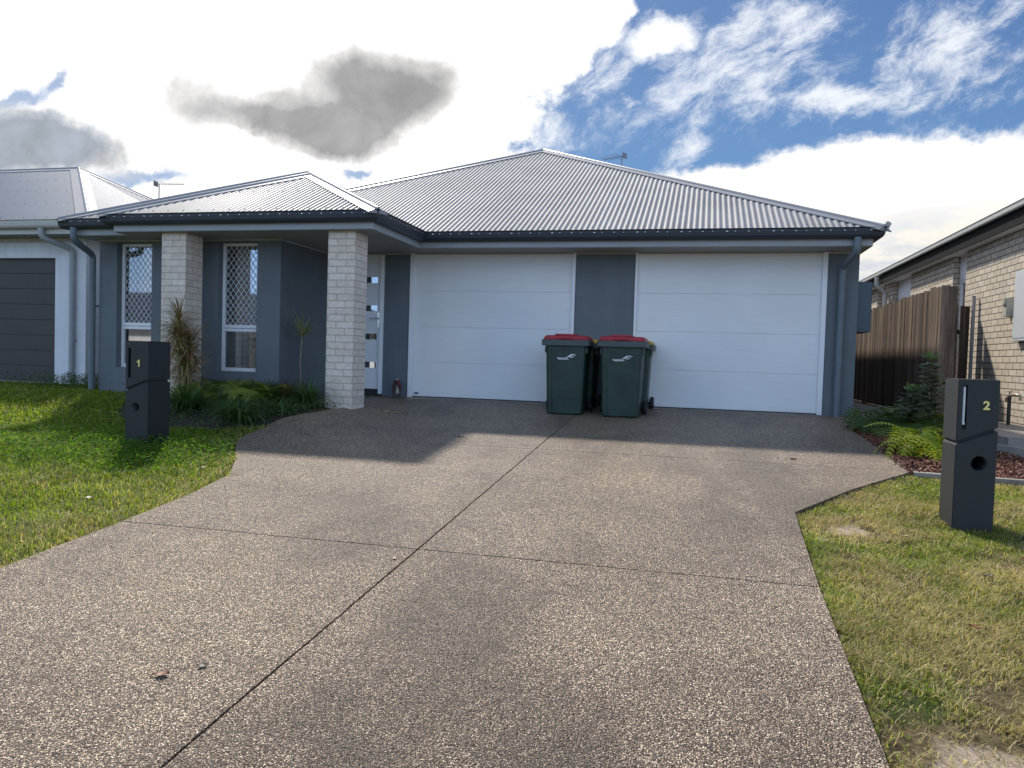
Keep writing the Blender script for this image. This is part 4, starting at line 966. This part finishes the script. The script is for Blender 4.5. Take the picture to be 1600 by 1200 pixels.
# ------------------------------------------------------------------ letterboxes
LBM = mat('letterbox_charcoal', m_render((.019, .021, .022)), rough=.6)
BRASS = mat('number_gold', color=(.86, .74, .25), rough=.35)
def m_slot(t, b): t.l.new(t.mix(t.noise(objc(t), 20), (.55, .57, .6), (.8, .8, .8)), b.inputs['Base Color'])
def letterbox(loc, rz, digit, dpos, label, slot, notch, hole, paper, H=1.03, W=.262, D=.30, dsize=.095):
    """rendered pillar with a sloping shadow groove; front face at y=0 facing -Y, origin at front left base"""
    t = thing('letterbox', label, 'letterbox', loc, rz)
    z0, z1, zn = notch      # groove height on the left, on the right, and the x where it levels out
    g = .022
    def prism(m, poly, ya, yb, mi=0):
        n = len(poly); vs = [(x, ya, z) for x, z in poly] + [(x, yb, z) for x, z in poly]
        m.add(vs, [tuple(range(n))] + [tuple(range(n, 2 * n))[::-1]] + [(i, n + i, n + (i + 1) % n, (i + 1) % n) for i in range(n)], mi)
    sx, sza, szb, sw = slot
    # upper block: front skin pieces round the slot, then the core
    bm = bmesh.new()
    def block(poly, name):
        n = len(poly); vs = [bm_.verts.new((x, 0, z)) for x, z in poly]
    def solid(poly, ya, yb):
        m = MB(); prism(m, poly, ya, yb); me = bpy.data.meshes.new('b'); me.from_pydata(m.v, [], m.f); b2_ = bmesh.new(); b2_.from_mesh(me); bpy.data.meshes.remove(me)
        bmesh.ops.recalc_face_normals(b2_, faces=b2_.faces[:]); return b2_
    bm.free()
    up = [(0, z0), (zn, z0 + (z1 - z0)), (W, z1), (W, H), (0, H)] if zn < W else [(0, z0), (W, z1), (W, H), (0, H)]
    lo = [(0, -.1), (W, -.1), (W, z1 - g), (zn, z1 - g), (0, z0 - g)] if zn < W else [(0, -.1), (W, -.1), (W, z1 - g), (0, z0 - g)]
    hx, hz, hr = hole
    # cutters applied with boolean modifiers evaluated once
    def cut(poly, cutters, name):
        bb = solid(poly, 0, D); bmesh.ops.bevel(bb, geom=bb.edges[:], offset=.004, segments=2, affect='EDGES'); me = bpy.data.meshes.new(name); bb.to_mesh(me); bb.free()
        o = bpy.data.objects.new(name, me); COL.objects.link(o); tmp = []
        for c in cutters:
            md = o.modifiers.new('c', 'BOOLEAN'); md.operation = 'DIFFERENCE'; md.object = c; md.solver = 'EXACT'; tmp.append(c)
        dg = bpy.context.evaluated_depsgraph_get(); me2 = bpy.data.meshes.new_from_object(o.evaluated_get(dg)); o.modifiers.clear(); o.data = me2
        for c in tmp: bpy.data.objects.remove(c)
        me2.materials.clear(); me2.materials.append(LBM); me2.polygons.foreach_set('material_index', [0] * len(me2.polygons)); o.parent = t; return o
    c1 = MB(); c1.box(sx, -.05, sza, sx + sw, D * .8, szb); c1 = c1.build('c', LBM)
    cut(up, [c1], 'upper_block')
    c2 = MB(); c2.tube([(hx, -.05, hz), (hx, D * .93, hz)], hr, 32); c2 = c2.build('c', LBM)
    cut(lo, [c2], 'lower_block')
    n = MB(); n.box(.016, .016, z0 - .06, W - .016, D - .016, max(z0, z1) + .02); n.build('recess', mat('recess_dark', color=(.02, .022, .026), rough=.8), t)
    q = MB(); q.tube([(hx, .06, hz), (hx, D * .9, hz)], hr - .003, 24, cap=False); q.build('newspaper_tube', mat('tube_grey', color=(.05, .05, .055), rough=.5), t)
    if paper:
        q = MB(); q.box(sx + .003, .006, sza + .035, sx + sw - .009, .05, szb - .008, bev=.003); q.box(sx + .004, .000, sza + .032, sx + sw - .01, .02, sza + .045); q.build('slot_flap', mat('flap_grey', m_slot, rough=.4), t)
        q = MB(); a = [(hx + hr * .96 * cos(s_), hz + hr * .96 * sin(s_)) for s_ in [pi * .62 + i * pi * .76 / 10 for i in range(11)]]
        q.add([(x, .012, z) for x, z in a] + [(x, .09, z) for x, z in a], [(i, i + 1, 12 + i, 11 + i) for i in range(10)]); q.build('tube_crescent', mat('pale_crescent', color=(.80, .80, .78), rough=.4), t)  # pale arc strip along the left inside of the hole
    q = MB()
    if digit == '1':
        h_ = dsize * .42; prism(q, [(dpos[0] + x * h_, dpos[1] + z * h_) for x, z in ((.05, -1), (.42, -1), (.42, 1), (.12, 1), (-.10, .68), (-.48, .52), (-.48, .22), (.05, .42))], -.008, -.0005)
    else:
        vs, fs = text_mesh(digit, dsize, .004, .0022); q.add([(v.x + dpos[0], -.0045 - v.z, v.y + dpos[1]) for v in vs], fs)
    q.build('house_number', BRASS, t)
    return t
z1_ = T(-1.0, -4.55)
letterbox((-1.185, -4.58, z1_ - .0), -.0, '1', (.148, .800), 'dark letterbox on the left lawn carrying a gold number 1', (.030, .655, .945, .030), (.545, .640, .135 + .10), (.118, .375, .042), False, H=1.015, W=.262, D=.31, dsize=.080)
letterbox((5.875, -5.30, T(6, -5.3) + .0), -.02, '2', (.168, .795), 'dark letterbox by the right bed carrying a gold number 2', (.030, .635, .925, .026), (.555, .655, .40), (.145, .415, .050), True, H=.965, W=.243, D=.30, dsize=.078)

# ------------------------------------------------------------------ small things by the door
def ornament():
    t = thing('garden_ornament', 'small dark red and cream garden ornament beside the entry', 'ornament', (-.19, -.14, T(-.2, -.1)))
    red = mat('ornament_red', vary((.12, .018, .022), .3, 20.), rough=.6); br = mat('ornament_brown', vary((.07, .045, .035), .3, 20.), rough=.7); cr = mat('ornament_cream', vary((.40, .34, .27), .2, 20.), rough=.7)
    m = MB()
    for x in (-.05, .012, .048): m.tube([(x, 0, .0), (x + .003, 0, .10), (x, 0, .16)], [.014, .011, .012], 8)
    m.tube([(-.062, 0, .07), (-.055, .0, .17), (-.03, 0, .25), (.0, 0, .275)], [.02, .022, .026, .018], 10); m.build('body', br, t)
    m = MB(); m.tube([(-.015, -.01, .255), (.02, -.015, .245), (.052, -.015, .20), (.062, -.01, .15)], [.022, .034, .030, .016], 10); m.build('cloak', red, t)
    m = MB(); m.tube([(.022, -.03, .075), (.022, -.03, .10), (.022, -.028, .19)], [.026, .024, .005], 10); m.build('apron', cr, t)
    m = MB(); m.tube([(.0, -.005, .262), (.004, -.005, .285), (.006, 0, .30)], [.02, .02, .006], 10); m.build('head', cr, t)
ornament()
def dry_leaf(x, y, s, rz, label, c):
    m = MB(); vs = []; fs = []; n = 7
    for i in range(n):
        u = i / (n - 1); w = s * .42 * sin(pi * min(1, u * .96 + .04)) ** .8; z = .001 + s * .12 * (1 - cos(u * 2.2)) * .5
        vs += [(u * s - s / 2, -w, z + s * .12), (u * s - s / 2, 0, z), (u * s - s / 2, w, z + s * .15)]
    for i in range(n - 1): fs += [(3 * i, 3 * i + 1, 3 * i + 4, 3 * i + 3), (3 * i + 1, 3 * i + 2, 3 * i + 5, 3 * i + 4)]
    m.add(vs, fs, 0, True); m.tube([(-s * .5, 0, .012), (-s * .85, .01, .006), (-s * 1.2, .0, .004)], .0012, 5)
    o = m.build('dry_leaf', mat('dry_leaf_' + c, vary({'brown': (.16, .055, .02), 'dark': (.05, .035, .025), 'tan': (.34, .25, .16)}[c], .35, 60.), rough=.6), loc=(x, y, T(x, y) + .002)); o.rotation_euler = (rnd.uniform(-.1, .1), rnd.uniform(-.1, .1), rz)
    return tag(o, label, 'leaf')
dry_leaf(2.30, -8.42, .052, .4, 'curled brown leaf nearest the camera, left of the long joint', 'brown')
dry_leaf(2.40, -8.32, .034, 1.1, 'thin dark leaf just beyond the curled brown leaf', 'dark')
dry_leaf(1.78, -3.12, .07, .1, 'dark leaf at the corner of the sunlit patch on the drive', 'dark')
dry_leaf(5.11, -3.3, .06, .3, 'dark leaf on the drive near the red mulch bed', 'dark')
dry_leaf(2.62, -6.95, .028, .8, 'tan leaf beside the crossing of the two driveway joints', 'tan')
for i_, (lx_, ly_) in enumerate(((5.75, -6.35), (6.05, -6.0), (5.45, -7.1), (5.62, -4.2), (5.5, -5.7))): dry_leaf(lx_, ly_, .05, i_ * 1.3, ['dark leaf on the right lawn below the number two letterbox', 'brown leaf on the right lawn nearest the right picture edge', 'brown leaf on the right lawn nearest the big sandy scrape', 'dark leaf on the grass tip by the red mulch bed', 'tan leaf beside the sandy patch at the drive corner'][i_], ['dark', 'brown', 'brown', 'dark', 'tan'][i_])
dry_leaf(.18, -5.25, .06, 2.1, 'brown leaf on the left lawn close to the drive edge', 'brown')
dry_leaf(.05, -6.35, .05, 1.1, 'tan leaf lying on the left lawn below the letterbox', 'tan')

# ------------------------------------------------------------------ plants
class Leaves(MB):
    def __init__(s): super().__init__(); s.r = []
    def strap(s, base, az, el, L, w, droop, n=6, fold=.25, r=None, twist=0.):
        """long arching blade"""
        r = rnd.random() if r is None else r; p = Vector(base); vs = []; d_el = el
        for i in range(n + 1):
            u = i / n; ww = w * (.55 + .9 * u if u < .35 else (1 - ((u - .35) / .65) ** 2.2) * .865 + .0) ; ww = max(ww, w * .03)
            d = Vector((cos(az) * cos(d_el), sin(az) * cos(d_el), sin(d_el))); sd = Vector((-sin(az + twist), cos(az + twist), 0)); nn = d.cross(sd)
            vs += [p - sd * ww + nn * ww * fold * -1, p.copy(), p + sd * ww + nn * ww * fold * -1]
            p = p + d * (L / n); d_el -= droop / n * (1 + u)
        fs = []
        for i in range(n): fs += [(3 * i, 3 * i + 1, 3 * i + 4, 3 * i + 3), (3 * i + 1, 3 * i + 2, 3 * i + 5, 3 * i + 4)]
        s.add(vs, fs, 0, True); s.r += [r] * len(vs)
    def lobed(s, base, az, el, L, droop, lobes=6, r=None, roll=0., petiole=.4, wid=.42):
        """feathered philodendron leaf: stalk, midrib and side lobes"""
        r = rnd.random() if r is None else r; p = Vector(base); e = el; pts = []
        n = 5; d = None
        for i in range(n + 1):
            pts.append(p.copy()); d = Vector((cos(az) * cos(e), sin(az) * cos(e), sin(e))); p = p + d * (L * petiole / n); e -= droop * .2
        k = len(s.v); s.tube(pts, L * .012, 4, cap=False); s.r += [r] * (len(s.v) - k)
        sd0 = Vector((-sin(az), cos(az), 0)); rib = []
        m = lobes * 2 + 1
        for i in range(m + 1):
            d = Vector((cos(az) * cos(e), sin(az) * cos(e), sin(e))); rib.append((p.copy(), d)); p = p + d * (L * (1 - petiole) / m); e -= droop * 1.3 / m
        vs = []; fs = []
        for sg in (-1, 1):
            for j in range(lobes):
                (a, da), (b_, db), (c, dc) = rib[2 * j], rib[2 * j + 1], rib[2 * j + 2]
                sd = (sd0 * cos(roll) + da.cross(sd0) * sin(roll)) * sg; u = (j + .5) / lobes
                ln = L * wid * (.55 + .45 * sin(pi * min(1, u + .25))) * (1 - u * .55)
                up = da.cross(sd0).normalized()
                tip = b_ + sd * ln + da * ln * (.15 + .5 * u) + up * ln * -.18
                q = len(vs); hw = (c - a) * .5; m1 = sd * ln * .55 + da * ln * (.05 + .22 * u)
                vs += [a, a + m1 - hw * .05, tip, a + m1 + hw * .95 - up * .05 * ln, b_ + (c - b_) * .25]
                fs.append((q, q + 1, q + 2, q + 3, q + 4))
        a, da = rib[-2]; q = len(vs); w_ = L * .05; vs += [a - sd0 * w_, a + sd0 * w_, a + da * L * .16]; fs.append((q, q + 1, q + 2))
        s.add(vs, fs, 0, False); s.r += [r] * len(vs)
    def oval(s, base, az, el, L, w, r=None, droop=.5):
        r = rnd.random() if r is None else r; p = Vector(base); vs = []; n = 4; e = el
        for i in range(n + 1):
            u = i / n; ww = w * sin(pi * min(.98, .06 + u * .92)) ** .75
            d = Vector((cos(az) * cos(e), sin(az) * cos(e), sin(e))); sd = Vector((-sin(az), cos(az), 0)); nn = d.cross(sd)
            vs += [p - sd * ww - nn * ww * .3, p.copy(), p + sd * ww - nn * ww * .3]; p = p + d * (L / n); e -= droop / n
        s.add(vs, [f for i in range(n) for f in ((3 * i, 3 * i + 1, 3 * i + 4, 3 * i + 3), (3 * i + 1, 3 * i + 2, 3 * i + 5, 3 * i + 4))], 0, True); s.r += [r] * len(vs)
    def done(s, name, M, parent):
        o = s.build(name, M, parent); a = o.data.attributes.new('rnd', 'FLOAT', 'POINT'); a.data.foreach_set('value', s.r[:len(s.v)]); return o
LF_CORD = leafmat('cordyline_leaf', (.13, .14, .045), (.42, .34, .16), .4, .5, 3., True, ((.36, .19, .12), 5., .42, .62))
LF_PALE = leafmat('cordyline_pale', (.22, .25, .08), (.46, .43, .20), .35, .5, 3., True)
LF_STRAP = leafmat('strap_leaf', (.030, .065, .018), (.10, .165, .045), .35, .4, 3., True)
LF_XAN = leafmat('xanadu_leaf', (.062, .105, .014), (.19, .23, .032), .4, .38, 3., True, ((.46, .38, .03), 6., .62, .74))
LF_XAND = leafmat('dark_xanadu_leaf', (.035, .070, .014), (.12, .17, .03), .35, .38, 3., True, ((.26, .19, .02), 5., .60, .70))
LF_BRI = leafmat('bright_croton_leaf', (.12, .19, .012), (.42, .46, .035), .45, .30, 5., True, ((.48, .36, .02), 7., .56, .66))
LF_BLUE = leafmat('bluish_leaf', (.055, .095, .05), (.18, .25, .12), .3, .4, 4., True)
LF_RED = leafmat('russet_leaf', (.07, .030, .014), (.18, .075, .035), .3, .5, 5., True)
LF_WEED = leafmat('clover_leaf', (.045, .11, .012), (.13, .23, .03), .45, .7, 5., True, spec=.15)
STEM = mat('cane_stem', vary((.26, .22, .17), .2, 20.), rough=.8)
STEMD = mat('dark_stem', vary((.09, .07, .045), .2, 20.), rough=.8)
def cordyline():
    x, y = -2.30, -2.30; t = thing('cordyline', 'tall spiky cordyline with russet and olive heads by the left pillar', 'plant', (x, y, T(x, y)))
    st = MB(); lv = Leaves()
    heads = [(-.06, .03, 1.04, 2.0), (.0, -.05, .86, 1.8), (.09, .05, .76, 1.6), (.02, .02, .64, 1.4), (.14, -.03, .50, 1.2), (.04, .06, .36, 1.0)]
    for hx, hy, hz, sc in heads:
        st.tube([(hx * .25, hy * .25, -.03), (hx * .6, hy * .7, hz * .5), (hx, hy, hz)], [.016, .013, .012], 7)
        for _ in range(int(95 * sc)):
            hh = hz - rnd.random() * .26; dead = (hz - hh) / .26
            el = rnd.uniform(.05, 1.45) - dead * .6
            lv.strap((hx, hy, hh), rnd.uniform(0, 2 * pi), el, rnd.uniform(.26, .44), rnd.uniform(.006, .010), rnd.uniform(.2, .9) + dead * .8, 5, r=min(1, rnd.random() * .6 + dead * .4))
    for _ in range(60):     # dry hanging leaves along the canes
        hz = rnd.uniform(.08, .6); lv.strap((rnd.uniform(-.06, .07), rnd.uniform(-.04, .04), hz), rnd.uniform(0, 6.3), rnd.uniform(-.3, .9), rnd.uniform(.12, .26), .005, rnd.uniform(.8, 1.9), 5, r=rnd.uniform(.5, 1))
    st.build('stem', STEM, t); lv.done('foliage', LF_CORD, t)
    x, y = -1.19, -1.22; t = thing('cordyline', 'small cordyline, one spiky head on a bare pale cane, dark return wall behind', 'plant', (x, y, T(x, y)))
    st = MB(); st.tube([(0, 0, -.05), (.012, 0, .2), (-.012, 0, .5), (.01, 0, .90)], [.012, .011, .011, .013], 8); st.build('stem', STEM, t)
    lv = Leaves()
    for _ in range(52): lv.strap((.01, 0, rnd.uniform(.86, .95)), rnd.uniform(0, 6.3), rnd.uniform(.05, 1.1), rnd.uniform(.30, .44), rnd.uniform(.0065, .009), rnd.uniform(.0, .6), 5)
    lv.done('foliage', LF_PALE, t)
cordyline()
def strappy(x, y, L, n, label, M=LF_STRAP, spread=1.0, w=.0065, rz=0):
    t = thing('strappy_plant', label, 'plant', (x, y, T(x, y)), rz)
    lv = Leaves()
    for _ in range(n):
        a = rnd.uniform(0, 6.3); q = rnd.uniform(0, .09 * spread)
        lv.strap((q * cos(a), q * sin(a), -.01), a + rnd.gauss(0, .5), rnd.uniform(.75, 1.5), L * rnd.uniform(.6, 1.1), w * rnd.uniform(.7, 1.2), rnd.uniform(.7, 2.1) * spread, 7)
    lv.done('foliage', M, t)
    st = MB(); st.tube([(0, 0, -.05), (0, 0, .05)], [.05, .03], 8); st.build('crown_base', STEMD, t)
strappy(-.80, -3.28, .46, 300, 'large green strappy clump in front of the leafy shrub', w=.0075)
strappy(-1.72, -2.95, .48, 260, 'dark strappy clump half hidden behind the left letterbox')
strappy(-.50, -2.28, .50, 260, 'dark arching strappy clump at the foot of the right pillar', w=.006)
strappy(-.52, -2.85, .30, 150, 'low dark strappy clump on the bed corner by the drive', spread=1.3)
strappy(-1.15, -2.95, .28, 140, 'low green tuft between the two bigger strappy clumps', spread=1.4)
strappy(-.86, -2.10, .40, 170, 'upright russet tuft under the small cordyline', LF_RED, .55, .005)
def xan(x, y, n, L, label, M, hz=.0, name='leafy_shrub', el=(.35, 1.35), spread=.14, wid=.42, lobes=6, up=0.):
    t = thing(name, label, 'shrub', (x, y, T(x, y)))
    lv = Leaves()
    for _ in range(n):
        a = rnd.uniform(0, 6.3); q = rnd.uniform(0, spread); z = rnd.uniform(0, up)
        lv.lobed((q * cos(a), q * sin(a), z + .0), a + rnd.gauss(0, .4), rnd.uniform(*el), L * rnd.uniform(.65, 1.1), rnd.uniform(.6, 1.3), lobes, roll=rnd.gauss(0, .3), wid=wid, petiole=rnd.uniform(.45, .6))
    lv.done('foliage', M, t)
    st = MB(); st.tube([(0, 0, -.05), (.01, 0, .06), (0, 0, .10 + up * .5)], [.03, .022, .015], 8); st.build('stem', STEMD, t)
xan(-1.80, -2.15, 230, .46, 'broad olive leafy shrub under the middle window', LF_XAN, spread=.36, el=(.45, 1.45), wid=.44, lobes=6)
xan(-1.28, -2.25, 170, .42, 'smaller olive leafy shrub touching the corner of the grey wall', LF_XAN, spread=.28, el=(.4, 1.45), wid=.44, lobes=6)
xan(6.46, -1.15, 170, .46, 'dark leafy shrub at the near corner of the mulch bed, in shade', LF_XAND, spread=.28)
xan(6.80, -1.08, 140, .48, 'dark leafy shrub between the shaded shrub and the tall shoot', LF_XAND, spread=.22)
# bright variegated shrub half behind the right letterbox
def bright():
    x, y = 6.36, -2.62; t = thing('bright_shrub', 'sunlit yellow green shrub half hidden behind the right letterbox', 'shrub', (x, y, T(x, y)))
    lv = Leaves()
    for _ in range(60):
        a = rnd.uniform(0, 6.3); lv.lobed((rnd.gauss(0, .08), rnd.gauss(0, .08), rnd.uniform(0, .18)), a, rnd.uniform(.3, 1.35), rnd.uniform(.34, .58), rnd.uniform(.6, 1.3), 9, roll=rnd.gauss(0, .25), wid=.26, petiole=.28)
    lv.done('foliage', LF_BRI, t)
    st = MB(); st.tube([(0, 0, -.05), (.01, 0, .12), (0, 0, .25)], [.02, .015, .01], 8); st.build('stem', STEMD, t)
bright()
def tiered(x, y, h, label, n=11, s=1.):
    t = thing('young_shrub', label, 'shrub', (x, y, T(x, y))); lv = Leaves(); st = MB()
    st.tube([(0, 0, -.05), (.02, 0, h * .5), (0, .0, h)], [.014, .010, .005], 7)
    for b in range(5):
        a = 1.3 * b; q = Vector((cos(a), sin(a), 0)); r = rnd.uniform(.12, .2) * s; z = h * (.25 + .1 * b)
        st.tube([(0, 0, z * .7), tuple(q * r + Vector((0, 0, z)))], [.006, .004], 6)
        for k in range(14): lv.oval(tuple(q * r + Vector((rnd.gauss(0, .03), rnd.gauss(0, .03), z + rnd.uniform(-.1, .12)))), rnd.uniform(0, 6.3), rnd.uniform(-.1, .8), rnd.uniform(.06, .10) * s, .022 * s)
    for i in range(n):
        z = h * (.35 + .65 * i / (n - 1)); L = (.17 - .05 * i / n) * s
        for k in range(7): lv.oval((.0, .0, z), k * .9 + i * .7, rnd.uniform(.1, .5) + .5 * (i == n - 1), L * rnd.uniform(.8, 1.1), .030 * s, r=rnd.random() * .6 + .4 * i / n)
    st.build('stem', STEMD, t); lv.done('foliage', LF_BLUE, t)
tiered(6.76, -1.40, .86, 'tall young shrub with tiers of small leaves before the fence', 12, 1.15)
tiered(6.56, -1.45, .50, 'shorter grey green shrub at the foot of the tall shoot', 8, 1.1)
tiered(7.75, -3.2, .28, 'tiny green seedling beside the pale pebbles behind the letterbox', 5, .8)
# weeds and creeping ground cover on the left
def weeds():
    sh = [(0, 0, 0), (.008, -.007, .003), (.018, 0, .001), (.008, .007, .003)], [(0, 1, 2, 3)]
    def put(rx, ry, n, hmax, seed):
        def f(rg):
            x = rg.gauss(rx[0], rx[1]); y = rg.gauss(ry[0], ry[1]); k = noise.noise(V(x * 5, y * 5, seed)) * .5 + .5
            if rg.random() > k * 1.5: return None
            xl = XL(y)
            if x > xl - .02 or (y > -.25) or (y > -1.47 and x > -4.5): return None
            return ((x, y, T(x, y) - .02 + rg.random() * hmax * (.4 + k)), Euler((rg.gauss(0, .5), rg.gauss(0, .5), rg.uniform(0, 6.3))).to_matrix(), (rg.uniform(.7, 1.9),) * 3, 0, rg.random())
        return f
    scatter_mesh('clover_patch', 12000, put((-1.15, .75), (-4.85, .42), 0, .13, 1), sh, [LF_WEED], 'stuff', 11)
    scatter_mesh('creeping_weeds', 7000, put((-5.0, .7), (-.75, .42), 0, .22, 2), sh, [LF_STRAP], 'stuff', 12)
    scatter_mesh('creeping_weeds', 11000, put((-1.3, .8), (-2.7, .5), 0, .11, 3), sh, [LF_STRAP], 'stuff', 13)
    m = MB(); xs = [-4.6 + .2 * i for i in range(22)]; ys = [-3.6 + .15 * i for i in range(15)]; vs = [(x, y, T(x, y) - .03) for y in ys for x in xs]; n = len(xs)
    m.add(vs, [(j * n + i, j * n + i + 1, (j + 1) * n + i + 1, (j + 1) * n + i) for j in range(len(ys) - 1) for i in range(n - 1) if ys[j + 1] > np.interp(xs[i], [a for a, _ in BEDF], [b for _, b in BEDF]) and xs[i + 1] < XL(ys[j]) + .05])
    m.build('garden_bed', mat('bed_soil', m_conc((.05, .036, .026)), rough=.95), kind='structure')
weeds()
